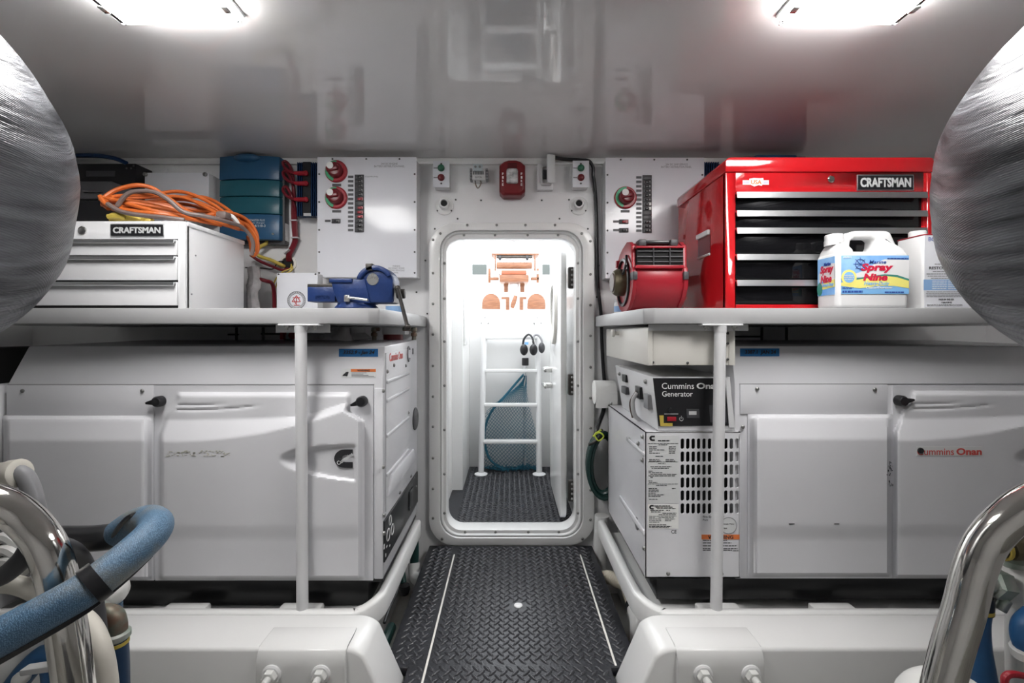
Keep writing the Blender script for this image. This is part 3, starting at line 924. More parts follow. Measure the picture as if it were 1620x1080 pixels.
# ------------------------------------------------------------------ shelves
DS = 1.45
ZS, ZSB = PZ(487, DS), PZ(512, DS)
def shelf(label, sg, x_end, x_back, xo):
    c = 0.03
    pts = [(sg * xo, DS), (sg * (x_end + c), DS), (sg * x_end, DS + 0.02), (sg * x_back, 1.95), (sg * (x_back + .002), 2.02), *([(sg * (x_back + 0.01), DW)] if sg < 0 else [(x_back + .01, 2.212), (.478, 2.212), (.478, DW)]), (sg * xo, DW)]
    o = obj('shelf', MB().prism(pts, 'z', ZSB, ZS), 'shelf', bevel=0.004)
    tag(o, label, 'shelf')
shelf('long white shelf carrying the white tool chest and the blue vise', -1, 0.420, 0.398, 1.95)
shelf('long white shelf carrying the red tool chest and cleaner jugs', 1, 0.432, 0.408, 1.95)
def post(label, xt, xb, D=1.462):
    top, bot = Vector((PX(xt, D), D, ZSB)), Vector((PX(xb, D), D, 0.1485))
    t = thing('shelf_post', label, 'post', bot, 'shelf support posts')
    obj('pole', MB().cyl(bot, top, 0.0180, n=20), 'powder', t)
    obj('top_plate', MB().box(top.x - 0.065, top.x + 0.065, D - 0.02, D + 0.02, ZSB - 0.006, ZSB), 'powder', t, bevel=0.002)
    obj('collar', MB().lathe([(0.0215, 0), (0.0185, 0.022)], top - Vector((0, 0, 0.006)), (0, 0, -1), 20), 'powder', t)
    for dx in (-0.045, 0.045):
        obj('nut', MB().lathe([(0.009, 0), (0.009, 0.007), (0.005, 0.008), (0.005, 0.014)], (top.x + dx, D - 0.002, ZSB - 0.006), (0, 0, -1), 6), 'steel', t)
post('white round shelf post before the generator with the black C logo', 476, 478.5)
post('white round post under the shelf, in front of the slotted generator grille', 1139.5, 1133)

# ------------------------------------------------------------------ generators
DG = 1.53
def gx(px): return PX(px, DG)
def gz(py): return PZ(py, DG)
def gbolts(t, pts, y=DG, me=None):
    me = me or BOLT
    copies('bolt', me, [(PX(a, y), y - 0.003, PZ(b, y)) for a, b in pts], t)


def cover_h(x0, x1, y0, y1, left_soft, right_soft):
    def fn(x, y):
        h = 0.020 * sst(y0 + 1, y0 + 7, y) + 0.028 * lin(y0 + 3, y0 + 40, y)
        h *= sst(x0, x0 + left_soft, x) * sst(x1, x1 - right_soft, x) * sst(y1 + 1, y1 - 6, y)
        h -= 0.008 * sst(828, 856, y) * (1 if h > 0.035 else 0)
        return h
    return fn


def door_h(x, y):
    # coordinates of the left-hand door (247..590 x 609..918)
    lb = 278 - 20 * sst(628, 662, y) - 9 * sst(660, 692, y)
    rb = 557 - 4 * sst(630, 650, y) + 24 * sst(648, 668, y)
    y1 = 699 - 0.00062 * max(0, x - 262) ** 2
    y1 = max(y1, 648)
    y0 = min(y1 - 12, 664 - 0.00012 * max(0, x - 262) ** 2)
    h = 0.015 * sst(619, 627, y) + 0.032 * lin(y0, y1, y)
    for yr, xr in ((640, 366), (648, 420)):
        yy = yr + 0.6 - 0.0006 * max(0, x - 300) ** 2
        h -= 0.004 * math.exp(-((y - yy) / 1.8) ** 2) * sst(xr, xr - 30, x) * sst(274, 284, x)
    h *= sst(lb, lb + 9, x) * sst(rb, rb - 11, x) * sst(919, 911, y)
    e = ((x - 610) / 166) ** 2 + ((y - 730 - 0.05 * (x - 520)) / 31) ** 2
    h -= 0.024 * sst(1.06, 0.72, e) * (1 - 0.8 * lin(450, 575, x)) * (1 if x < rb - 14 else 0)
    h -= 0.006 * sst(828, 856, y) * sst(lb, lb + 9, x) * sst(rb, rb - 11, x)
    return max(h, 0)


def latch(t, px, py, ang):
    c = P(px, py, DG)
    l = obj('latch_knob', MB().lathe([(0.018, 0), (0.018, 0.02), (0.014, 0.026)], c, (0, -1, 0), 22), 'black', t)
    pt = MB().prism([(c.x, c.z - 0.012), (c.x + 0.036, c.z - 0.004), (c.x + 0.036, c.z + 0.003), (c.x, c.z + 0.012)], 'y', c.y - 0.024, c.y - 0.012).rot(ang, 'Y', c)
    obj('pointer', pt, 'black', l, bevel=0.002)


def slanted_body(x0, x1, tl=0.0):
    D2 = 1.56
    zt = PZ(547, D2)
    zb, zm = gz(917), gz(608)
    def prof(x, dx):
        return [(x, DG + .004, zb), (x, DG + .004, zm), (x + dx, D2, zt), (x + dx, 2.1, zt + 0.012), (x, 2.1, zb)]
    return MB().loops([prof(x0, tl), prof(x1, 0)], cap0=True, cap1=True), D2, zt


# left unit
t = thing('generator', 'white generator enclosure with moulded scoop and black C logo, under the vise shelf', 'generator', (-1.0, 1.8, 0.13))
mb, D2, zt = slanted_body(gx(9), gx(605.5), 0.045)
body = obj('enclosure', mb, 'gen', t, bevel=0.006)
obj('seam', MB().pbox(12, 592, 607.6, 608.6, DG + .002, DG + .01), 'grey', t)
obj('side_cover', heightpanel(5, 243, 657, 918, DG, cover_h(5, 243, 657, 918, 8, 17)), 'gen', t)
obj('upper_panel', MB().pbox(10, 242.5, 609, 657, DG, DG + .01), 'gen', t, bevel=0.0015)
dr = obj('access_door', heightpanel(245.5, 590, 609.5, 918, DG, door_h, 2.6), 'gen', t)
obj('corner_strip', MB().pbox(592, 605.5, 614, 916, DG, DG + .02), 'gen', t, bevel=0.003)
latch(t, 255, 634, 172)
latch(t, 574, 634, 160)
gbolts(t, [(36, 618), (225.5, 618)])
# black base
obj('base_rail', MB().pbox(130, 583, 919, 957, DG + .04, 2.08), 'blackpaint', t, bevel=0.003)
obj('base_lip', MB().box(gx(30), gx(604), DG + .015, 2.09, gz(924), gz(917)), 'black', t)
# end face
XE = gx(605.5)
ep = MB().prism([(DG + .03, gz(560) + .003), (2.06, zt - .02), (2.06, 0.42), (DG + .03, 0.42)], 'x', XE, XE + 0.004)
obj('end_panel', ep, 'gen', t, bevel=0.0015)
for z in (0.865, 0.80, 0.68, 0.545):
    obj('end_rib', MB().box(XE, XE + 0.010, DG + .03, 1.9, z - 0.006, z + 0.006), 'gen', t, bevel=0.004)
obj('end_base_panel', MB().box(XE - 0.01, XE + 0.006, DG + .005, 2.09, 0.258, 0.398), 'blackpaint', t, bevel=0.002)
me_side, _c = mesh_of(MB().lathe([(0.007, 0), (0.007, 0.004), (0.004, 0.007)], (0, 0, 0), (1, 0, 0), 10))
me_side.materials.append(M['bolt'])
copies('bolt', me_side, [(XE + .006, y, z) for y, z in ((1.57, .90), (1.66, .915), (1.85, .90), (1.52, .84), (1.9, .70), (1.52, .585), (1.53, .42), (1.75, .42), (1.95, .42), (2.05, .34), (1.53, .36))], t)
obj('vent_cap', MB().lathe([(0.05, 0), (0.05, 0.008), (0.044, 0.012)], (XE, 2.03, 0.65), (1, 0, 0), 24), 'dgrey', t)
obj('lifting_slot', MB().box(XE, XE + 0.005, 1.98, 2.0, 0.94, 0.965), 'black', t)
hook = [Vector((XE + 0.006, 1.90 + 0.022 * math.cos(R(a)), 0.945 + 0.03 * math.sin(R(a)))) for a in range(40, 321, 28)]
obj('hook_print', MB().tube(hook, 0.004, 6), 'inkgrey', t)
text('maker_print', 'Cummins Onan', 1.60, 1.80, 0.932, 0.962, XE + 0.004, 'brandred', t, bold=0.02, face='right')
obj('recess_frame', MB().prism([(1.56, .47), (1.62, .53), (1.98, .53), (2.02, .47)], 'x', XE, XE + .012), 'gen', t, bevel=0.005)
for (y, z, r) in ((1.575, .335, .020), (1.60, .375, .016), (1.63, .33, .018)):
    obj('printed_circle', MB().tube([(XE + .0065, y + r * math.cos(R(a)), z + r * math.sin(R(a))) for a in range(0, 360, 24)], 0.0022, 5, closed=True), 'white', t)
obj('printed_marks', MB().box(XE + .006, XE + .007, 1.55, 1.562, .30, .306).box(XE + .006, XE + .007, 1.59, 1.60, .285, .291).box(XE + .006, XE + .007, 1.52, 1.53, .31, .325).box(XE + .006, XE + .007, 1.54, 1.547, .275, .285), 'white', t)
obj('end_hatch', MB().box(XE + .006, XE + .010, 1.90, 1.97, .29, .37), 'blackpaint', t, bevel=0.002)
# slanted upper panel stickers: tilt matrix helper
def on_slant(px, py, off=0.0):
    k = lin(608, 547, py)
    D = DG + .004 + (D2 - DG - .004) * k - off
    return P(px, py, D)
def slant_quad(px0, px1, py0, py1, off=0.0012, skew=0):
    a = [on_slant(px0, py1, off), on_slant(px1, py1, off), on_slant(px1 + skew, py0, off), on_slant(px0 + skew, py0, off)]
    b = [p + Vector((0, 0.0012, 0)) for p in a]
    return MB().loops([b, a], cap0=True, cap1=True)
def slant_text(name, s, px0, px1, py0, py1, m, parent, **k):
    o = ptext(name, s, px0, px1, py0, py1, DG, m, parent, **k)
    c = on_slant((px0 + px1) / 2, (py0 + py1) / 2, 0.0022)
    o.location = c - WL[parent.name]
    o.rotation_euler.x = -math.atan2(D2 - DG - .004, PZ(547, D2) - gz(608))
    return o
tp = obj('masking_tape', slant_quad(536, 598, 551.5, 564), 'tape', t)
slant_text('handwriting', '3352.9 - Jan 24', 542, 593, 554, 562, 'ink', t, shear=0.25, bold=.03)
obj('warning_label', slant_quad(540, 595, 583, 597), 'label', t)
obj('warning_band', slant_quad(555, 594.5, 583.5, 588, 0.0018), 'warn', t)
slant_text('warning_word', 'WARNING', 565, 585, 584.3, 587.2, 'ink', t, bold=0.03)
wb = MB()
for y, a, b in ((589.3, 556, 580), (591.2, 556, 575), (592.9, 556, 583), (594.6, 556, 592)):
    q = slant_quad(a, b, y, y + .9, 0.0018)
    wb.add(q.v, q.f)
obj('warning_print', wb, 'inkgrey', t)
obj('hazard_symbol', MB().cyl(on_slant(549.5, 591.5, .001), on_slant(549.5, 591.5, .002), 0.008, n=16).add(*(lambda q: (q.v, q.f))(slant_quad(541.5, 547, 590.5, 594.5, .0018, 3))), 'ink', t)
# C logo on the door (its flat face stands 64 mm proud)
DL = DG - 0.050
lc = MB()
def logo_c(cx, cy, s, D, th=0.0012):
    """block letter C with square right end"""
    o_, i_ = [], []
    for a in range(90, 271, 15):
        o_.append((cx + s * 0.05 + s * 0.55 * math.cos(R(a)), cy - s * 0.5 * math.sin(R(a))))
        i_.append((cx + s * 0.12 + s * 0.22 * math.cos(R(a)), cy - s * 0.19 * math.sin(R(a))))
    pts = o_ + [(cx + s * 0.5, cy + s * 0.5), (cx + s * 0.5, cy + s * 0.19)] + i_[::-1] + [(cx + s * 0.5, cy - s * 0.19), (cx + s * 0.5, cy - s * 0.5)]
    return MB().prism([(PX(x, D), PZ(y, D)) for x, y in pts], 'y', D - th, D)
def front_of(px, py): return DG - door_h(px, py)
dl = front_of(545, 726)
logo = obj('c_logo', logo_c(543.5, 725, 29, dl - 0.003, 0.002), 'ink', t)
s_ = ptext('logo_script', 'Cummins', 531, 560, 722, 728.5, dl - 0.0065, 'label', t, bold=0.015)
s_.rotation_euler.y = R(-34)
gz_ = MB()
random.seed(3)
for k in range(70):
    x, y = 262 + random.random() * 102, 712 + random.random() * 9
    gz_.pbox(x, x + random.uniform(1.5, 4), y, y + random.uniform(.6, 1.6), front_of(x, y) - .0012, front_of(x, y))
obj('lettering_residue', gz_, mat('glue_residue', (0.50, 0.49, 0.44), 0.7), t)

# right unit
t = thing('generator', 'white generator enclosure with slotted grille, labels and black control box', 'generator', (1.2, 1.8, 0.13))
mb, D2, zt = slanted_body(gx(1163), 1.93, 0.0)
obj('enclosure', mb, 'gen', t, bevel=0.006)
obj('seam', MB().pbox(1170, 1700, 606.6, 607.6, DG + .002, DG + .01), 'grey', t)
obj('side_cover', heightpanel(1183, 1412, 655, 912, DG, cover_h(1183, 1412, 655, 912, 17, 9)), 'gen', t)
obj('upper_panel', MB().pbox(1171, 1404, 608, 655, DG, DG + .01), 'gen', t, bevel=0.0015)
obj('access_door', heightpanel(1412.5, 1730, 610, 914, DG, lambda x, y: door_h(x - 1410 + 247, y + 2), 2.6), 'gen', t)
latch(t, 1421, 633, -8)
gbolts(t, [(1197.5, 615), (1383.5, 616), (1175, 675)])
obj('base_rail', MB().box(gx(1038) * 1.03, 1.9, DG + .04, 2.08, PZ(948, DG + .04), PZ(914, DG + .04)), 'blackpaint', t, bevel=0.003)
obj('base_lip', MB().box(gx(1030), 1.92, DG + .015, 2.09, gz(920), gz(912)), 'black', t)
obj('masking_tape', slant_quad(1171, 1233, 551, 563.5), 'tape', t)
slant_text('handwriting', '3387.1  JAN 24', 1178, 1228, 553.5, 561.5, 'ink', t, shear=0.2, bold=.03)
fo2 = DG - door_h(1490 - 1163, 716)
obj('maker_backing', MB().pbox(1450, 1554, 706, 721, fo2 - .001, fo2), 'label', t)
ptext('maker_print', 'Cummins', 1451, 1509, 708.5, 719.5, fo2 - .001, 'brandred', t)
ptext('maker_print', 'Onan', 1513, 1553, 708.5, 719.5, fo2 - .001, 'brandred', t, bold=0.03)
obj('rubber_plug', MB().lathe([(0.010, 0), (0.009, 0.004)], P(1456, 712.5, fo2 - .001), (0, -1, 0), 16), 'black', t)
sc = MB()
random.seed(5)
for k in range(26):
    x, y = random.gauss(1408, 1.5), random.uniform(730, 768)
    dd = DG - cover_h(1183, 1412, 655, 912, 17, 9)(x, y)
    sc.pbox(x, x + random.uniform(.6, 1.6), y, y + random.uniform(.8, 3), dd - .002, dd + .004)
for x, y, w in ((1248, 828, 9), (1320, 828, 8)):
    dd = DG - cover_h(1183, 1412, 655, 912, 17, 9)(x, y)
    sc.pbox(x, x + w, y, y + 1.4, dd - .001, dd)
obj('scuff_marks', sc, 'ink', t)

# slotted end box of the right unit
XB0, XB1 = gx(1020), gx(1170)
DA = DG - 0.005
bx = MB()
zt2, zb2 = PZ(683, DA), PZ(914, DA)
bx.box(XB0, XB0 + .004, DA, 2.1, zb2, zt2 + .0).box(XB0, XB1, DA, 2.1, zt2 - .003, zt2).box(XB0, XB1, 2.09, 2.1, zb2, zt2).box(XB0, XB1, DA, 2.1, zb2, zb2 + .004).box(XB1 - .004, XB1, DA, 1.56, zb2, zt2)
obj('end_box', bx, 'gen', t)
obj('end_box_core', MB().box(XB0 + .02, XB1 - .01, DA + .06, 2.05, zb2 + .01, zt2 - .02), 'dark', t)
# front plate with real slots
GX0, GX1, GY0, GY1 = 1075.4, 1170, 691.5, 814.5
fp = MB()
def pw(x, y, d): return (PX(x, DA), d, PZ(y, DA))
for (a, b, c, d) in ((1020, GX0, 683, 914), (GX0, GX1, 683, GY0), (GX0, GX1, GY1, 914)):
    fp.add([pw(a, d, DA), pw(b, d, DA), pw(b, c, DA), pw(a, c, DA)], [(0, 1, 2, 3)])
ncol, nrow = 11, 6
cw, ch = (GX1 - GX0) / ncol, (GY1 - GY0) / nrow
for r in range(nrow):
    for c in range(ncol):
        x0, y0 = GX0 + c * cw, GY0 + r * ch
        cx, cy = x0 + cw / 2, y0 + ch / 2
        hw, hh = 2.9, 8.4
        inn, outn = [], []
        for k in range(16):
            a = 2 * math.pi * (k + 0.5) / 16
            ca, sa = math.cos(a), math.sin(a)
            inn.append((cx + hw * ca, cy + (hh - hw) * (1 if sa > 0 else -1) + hw * sa))
            q = min(1 / max(abs(ca), 1e-6), 1 / max(abs(sa), 1e-6))
            outn.append((cx + cw / 2 * ca * q, cy + ch / 2 * sa * q))
        vs = [pw(x, y, DA) for x, y in outn] + [pw(x, y, DA) for x, y in inn] + [pw(x, y, DA + .004) for x, y in inn]
        fs = []
        for k in range(16):
            k2 = (k + 1) % 16
            fs += [(k, k2, 16 + k2, 16 + k), (16 + k, 16 + k2, 32 + k2, 32 + k)]
        cs = [pw(x0, y0, DA), pw(x0 + cw, y0, DA), pw(x0 + cw, y0 + ch, DA), pw(x0, y0 + ch, DA)]
        n0 = len(vs)
        vs += cs
        for k in range(16):   # fill the corner triangles
            k2 = (k + 1) % 16
            p, q_ = outn[k], outn[k2]
            for ci, (ex, ey) in enumerate(((x0, y0), (x0 + cw, y0), (x0 + cw, y0 + ch), (x0, y0 + ch))):
                onx = abs(p[0] - ex) < 1e-6 or abs(q_[0] - ex) < 1e-6
                ony = abs(p[1] - ey) < 1e-6 or abs(q_[1] - ey) < 1e-6
                if onx and ony and not (abs(p[0] - q_[0]) < 1e-6 or abs(p[1] - q_[1]) < 1e-6): fs.append((k, k2, n0 + ci))
        fp.add(vs, fs)
obj('slotted_front_plate', fp, 'gen', t, smooth=False)
gbolts(t, [(1057, 907), (1141, 907)], DA)
me_l, _c = mesh_of(MB().lathe([(0.008, 0), (0.008, 0.004), (0.005, 0.008)], (0, 0, 0), (-1, 0, 0), 10))
me_l.materials.append(M['bolt'])
copies('bolt', me_l, [(XB0 - .004, y, z) for y, z in ((2.02, .72), (1.72, .63), (1.60, .645), (1.55, .60), (1.53, .31), (1.55, .68))], t)
obj('side_slot', MB().lathe([(0.022, 0), (0.022, 0.002)], (XB0 - .001, 1.62, .355), (-1, 0, 0), 18), 'black', t)
obj('side_swage', MB().box(XB0 - .010, XB0, 1.52, 1.85, .355, .375), 'gen', t, bevel=0.005)
obj('side_swage', MB().box(XB0 - .008, XB0, 1.52, 1.75, .62, .635), 'gen', t, bevel=0.004)
# data labels
dl_ = DA - .0008
ls = obj('data_sheet', MB().pbox(1024.5, 1074, 688.5, 796, dl_, DA), 'label', t)
obj('c_logo', logo_c(1031.5, 693, 8.5, dl_, .0006), 'ink', t)
obj('c_logo', logo_c(1030.5, 802, 7, DA - .0009, .0006), 'ink', t)
rows = [(1041, 1060, 696, 1.8), (1042, 1056, 703, 1), (1027, 1040, 706, 1), (1058, 1069, 706, 1), (1027, 1039, 708.5, 1), (1058, 1069, 708.5, 1), (1027, 1051, 711, 1), (1058, 1069, 711, 1),
        (1027, 1032, 713.5, 1), (1058, 1068, 713.5, 1), (1027, 1044, 716, 1), (1058, 1068, 716, 1), (1037, 1049, 721, 1), (1027, 1043, 726, 1), (1053, 1066, 726, 1), (1027, 1046, 728.5, 1), (1053, 1068, 728.5, 1),
        (1041, 1053, 732.5, 1), (1029, 1062, 737.5, 1), (1031, 1058, 740, 1), (1026, 1033, 744.5, 1), (1026, 1048, 747, 1), (1029, 1071, 749.5, 1), (1026, 1068, 752, 1), (1029, 1033, 754.5, 1),
        (1026, 1032, 760, 1), (1027, 1040, 762.5, 1), (1038, 1055, 767, 1), (1026, 1040, 772, 1), (1063, 1069, 772, 1), (1026, 1043, 774.5, 1), (1026, 1042, 777, 1), (1026, 1037, 779.5, 1), (1026, 1051, 782, 1), (1026, 1045, 784.5, 1), (1027, 1041, 789, 1)]
for y in (701, 730, 765): rows.append((1025, 1073, y, .6))
obj('sheet_print', bars(rows, dl_), 'ink', t)['kind'] = 'stuff'
obj('rating_plate', MB().pbox(1025, 1073.5, 797.5, 836, dl_, DA), 'paper', t)
rows = [(1035, 1060, 799.5, 1), (1037, 1064, 801.5, 1), (1039, 1069, 803.7, 1), (1029, 1050, 806.5, 1.2), (1054, 1060, 806.5, 1.2), (1030, 1045, 809, 1), (1048, 1070, 811, .8), (1042, 1070, 813.5, .8),
        (1027, 1070, 816, .5), (1027, 1036, 818, .7), (1042, 1066, 818, .7), (1027, 1046, 820.5, .7), (1052, 1068, 820.5, .7), (1027, 1046, 823, .7), (1052, 1062, 823, .7), (1027, 1043, 825.5, .7), (1027, 1054, 829.5, 1), (1027, 1062, 832, 1), (1027, 1058, 834, .8)]
obj('plate_print', bars(rows, dl_), 'ink', t)['kind'] = 'stuff'
ptext('ce_mark', 'CE', 1062, 1070, 838, 843.5, DA, 'ink', t)
ptext('port_print', 'Fire Extinguisher', 1112, 1146, 815.5, 819.5, DA, 'ink', t)
ptext('port_print', 'Port', 1112, 1120, 820.5, 823.5, DA, 'ink', t)
c = P(1152.5, 831, DA)
obj('port_cover', MB().lathe([(0.0275, 0), (0.0275, 0.001)], c, (0, -1, 0), 28), 'label', t)
obj('port_ring', MB().tube([(c.x + .0272 * math.cos(R(a)), DA - .001, c.z + .0272 * math.sin(R(a))) for a in range(0, 360, 15)], .0007, 4, closed=True), 'ink', t)
ptext('port_print', 'Break Thru', 1144, 1161, 827.5, 829.5, DA - .001, 'ink', t)
ptext('port_print', 'Here', 1144, 1150, 834, 836, DA - .001, 'ink', t)
obj('warning_band', MB().pbox(1110, 1170, 845.5, 853, DA - .0008, DA), 'warn', t)
ptext('warning_word', 'WARNING', 1120, 1160, 846.5, 852.2, DA - .0008, 'ink', t, bold=0.02)
obj('warning_print', bars([(1112, 1150, 854, 1.2), (1112, 1157, 858, 1.2), (1112, 1165, 862.5, 1.2), (1112, 1167, 867, 1.2), (1112, 1158, 869.5, 1.2), (1160, 1168, 870.5, .9)], DA), 'ink', t)['kind'] = 'stuff'

# control box on top
DCb = 1.52
zc0, zc1 = zt2 + .002, PZ(596, DCb)
xa, xb = gx(1036), gx(1153)
xs0 = gx(1031)
cb = MB().loops([[(xs0, DCb, zc1), (xs0 + .022, DCb + .012, zc0), (xs0 + .022, 2.02, zc0), (xs0, 2.06, zc1)],
                 [(xb, DCb, zc1), (xb + .022, DCb + .012, zc0), (xb + .022, 2.02, zc0), (xb, 2.06, zc1)]], cap0=True, cap1=True)
cbx = obj('control_box', cb, 'powder', t, bevel=0.003)
def cp(px, py, off=0.001):
    k = (PZ(py, DCb) - zc0) / (zc1 - zc0)
    D = DCb + .012 * (1 - k) - off
    return P(px, py, D)
def cquad(pts, off=0.001, th=0.001):
    a = [cp(x, y, off) for x, y in pts]
    return MB().loops([[p + Vector((0, th, 0)) for p in a], a], cap0=True, cap1=True)
obj('black_face', cquad([(1042, 674), (1160, 673), (1150, 598), (1033, 598)], 0.002, 0.002), 'black', t)
def ctext(s, a, b, c, d, m, **k):
    o = ptext('panel_print', s, a, b, c, d, DCb, m, t, **k)
    o.location = cp((a + b) / 2, (c + d) / 2, 0.0030) - WL[t.name]
    return o
ctext('Cummins', 1047, 1098, 605.5, 615, 'white')
ctext('Onan', 1102, 1140, 605.5, 615, 'white', bold=0.03)
ctext('Generator', 1047.5, 1096, 618.5, 627, 'white')
obj('display', cquad([(1087, 661), (1107, 661), (1106, 647), (1086, 647)], .004, .003), 'dgrey', t)
obj('display_glass', cquad([(1090, 656), (1102, 656), (1102, 650.5), (1090, 650.5)], .0046, .001), 'lgrey', t)
obj('side_meter', cquad([(1124, 668), (1150, 668), (1148, 641), (1122, 641)], .003, .002), 'dgrey', t)
obj('rocker_switch', cquad([(1056, 666), (1070, 666), (1070, 659.5), (1056, 659.5)], .006, .005), 'redplastic', t, bevel=.001)
obj('key_switch', MB().lathe([(.007, 0), (.007, .008)], cp(1060, 648), (0, -1, 0), 12), 'black', t)
obj('yellow_sticker', cquad([(1045, 674), (1064, 674), (1064, 669), (1050, 669), (1050, 657), (1043, 657)], .003, .001), 'yellow', t)
obj('power_symbol', MB().tube([cp(1078 + 3 * math.sin(R(a)), 662.5 - 3 * math.cos(R(a)), .0028) for a in range(35, 326, 29)], .0007, 4).tube([cp(1078, 657.5, .0028), cp(1078, 662, .0028)], .0007, 4), 'white', t)
obj('panel_caption', MB().add(*(lambda q: (q.v, q.f))(cquad([(1051, 655.2), (1073, 655.2), (1073, 654), (1051, 654)], .0028, .0006))), 'lgrey', t)
obj('hinge_flap', cquad([(1154, 676), (1163, 676), (1154, 597), (1148, 597)], .006, .006), 'powder', t)
for y0, y1, z0, z1, m in ((1.86, 1.92, .83, .86, 'black'), (1.86, 1.93, .78, .81, 'dgrey'), (1.66, 1.72, .79, .835, 'black'), (1.56, 1.61, .77, .82, 'grey')):
    obj('side_connector', MB().box(xs0 - .004, xs0 + .03, y0, y1, z0, z1), m, t, bevel=.002)
obj('lead', MB().tube([(xs0 - .004, 1.69, .81), (xs0 - .02, 1.69, .78), (xs0 - .012, 1.70, .73), (xs0 + .01, 1.71, zt2 + .004)], .008, 8, smooth=5), 'lgrey', t)
obj('lead', MB().tube([(xs0 - .004, 1.70, .815), (xs0 - .022, 1.72, .77), (xs0 - .01, 1.73, zt2 + .01)], .004, 8, smooth=5), 'brown', t)
gb = [(xs0 - .002, 1.98, .855), (xs0 - .002, 1.60, .862)]
copies('bolt', me_l, gb, t)

# ------------------------------------------------------------------ moulded trays and stringers under the generators
def tray(sg, label):
    XR = 0.435
    Z = 0.15
    pts = [(1.95, 1.44), (XR + .14, 1.44), (XR + .095, 1.50), (XR + .095, DW), (1.95, DW)]
    t = thing('generator_tray', label, 'tray', (sg * 1.1, 1.8, -0.25))
    obj('pan', MB().prism([(sg * x, y) for x, y in pts], 'z', -0.25, Z - .077), 'gel', t, bevel=.01)
    obj('pan_floor', MB().prism([(sg * x, y) for x, y in [(1.95, 1.45), (XR + .03, 1.45), (XR, 1.5), (XR, 2.15), (1.95, 2.15)]], 'z', Z - .076, Z - .060), 'gel', t)
    rim = [Vector((sg * 1.94, 1.45, Z - .02)), Vector((sg * 1.2, 1.45, Z - .02)), Vector((sg * (XR + .14), 1.45, Z - .02)), Vector((sg * (XR + .05), 1.462, Z - .02)), Vector((sg * (XR + .008), 1.53, Z - .02)), Vector((sg * XR, 1.62, Z - .02)), Vector((sg * XR, 1.9, Z - .02)), Vector((sg * XR, 2.145, Z - .018))]
    sq = MB()
    p = catmull(rim, 8)
    loops = []
    for i, q in enumerate(p):
        a = p[min(i + 1, len(p) - 1)] - p[max(i - 1, 0)]
        n = Vector((-a.y, a.x, 0)).normalized() * 0.017
        loops.append([q + n - Vector((0, 0, .05)), q + n + Vector((0, 0, .012)), q + n * .6 + Vector((0, 0, .02)), q - n * .6 + Vector((0, 0, .02)), q - n + Vector((0, 0, .012)), q - n - Vector((0, 0, .05))])
    obj('rim', MB().loops(loops, cap0=True, cap1=True), 'gel', t, angle=60)
    for x in (0.62, 1.0, 1.5):
        obj('mount_block', MB().box(sg * x, sg * (x + .14), 1.47, 1.53, Z - .060, Z - .02), 'gel', t, bevel=.008)
tray(-1, 'white moulded tray under the generator with the scoop and C logo')
tray(1, 'white moulded tray under the generator with the slotted grille')


def stringer(sg, label, pad_px, boltspx):
    t = thing('engine_stringer', label, 'stringer', (sg * 1.0, 1.32, -0.25))
    D0, D1 = 1.245, 1.40
    Z = PZ(970, D1)
    # outline in XZ, extruded in depth: flat top, rounded shoulder, flank leaning outwards towards the walkway
    xt = 0.465
    sh = [(sg * 1.9, Z), (sg * xt, Z)]
    for k in range(1, 8):
        a = R(90 - 9.5 * k)
        sh.append((sg * (xt - .075 * math.cos(a)), Z - .045 + .045 * math.sin(a)))
    sh += [(sg * .314, -.043), (sg * .302, -.12), (sg * .302, -0.25), (sg * 1.9, -0.25)]
    obj('beam', MB().prism(sh, 'y', D0, D1), 'gel', t, bevel=.010, seg=3, angle=50)
    a, b = pad_px
    D2 = D0 - .012
    zt = Z + .004
    prof = [(D1 - .07, Z - .002), (D1 - .07, zt), (D0 + .02, zt), (D0 - .002, zt - .008), (D2 + .001, zt - .028), (D2, zt - .05), (D2, -0.2), (D0 + .01, -0.2), (D0 + .01, Z - .002)]
    pd = obj('mount_pad', MB().prism(prof, 'x', PX(a, D2), PX(b, D2)), 'gel', t, bevel=.005, angle=50)
    for x in boltspx:
        c = P(x, 1066, D2)
        wz = obj('washer', MB().lathe([(.026, 0), (.026, .004), (.022, .007)], c, (0, -1, 0), 22), 'white', pd)
        nu = obj('hex_nut', MB().lathe([(.019, .005), (.019, .02), (.017, .022)], c, (0, -1, 0), 6), 'engw', pd)
        obj('stud', MB().cyl(c + Vector((0, -.02, 0)), c + Vector((0, -.042, 0)), .010, n=14), 'engw', pd, bevel=.003)
stringer(-1, 'white engine stringer with bolted pad below the generator with the C logo', (404, 546), (430, 508))
stringer(1, 'white engine stringer with bolted pad below the generator with the slotted grille', (1072, 1210), (1112, 1188))

# ------------------------------------------------------------------ things on the left shelf
def plate_text(t, s, px0, px1, py0, py1, D):
    """black badge with a silver rim and silver block letters"""
    b = obj('badge', MB().pbox(px0, px1, py0, py1, D - .005, D), 'alu', t, bevel=.001)
    obj('badge_face', MB().pbox(px0 + 1.4, px1 - 1.4, py0 + 1.4, py1 - 1.4, D - .006, D - .004), 'black', b)
    ptext('badge_lettering', s, px0 + 5, px1 - 5, py0 + 5, py1 - 5, D - .006, 'silver', b, bold=0.035, depth=.0012)


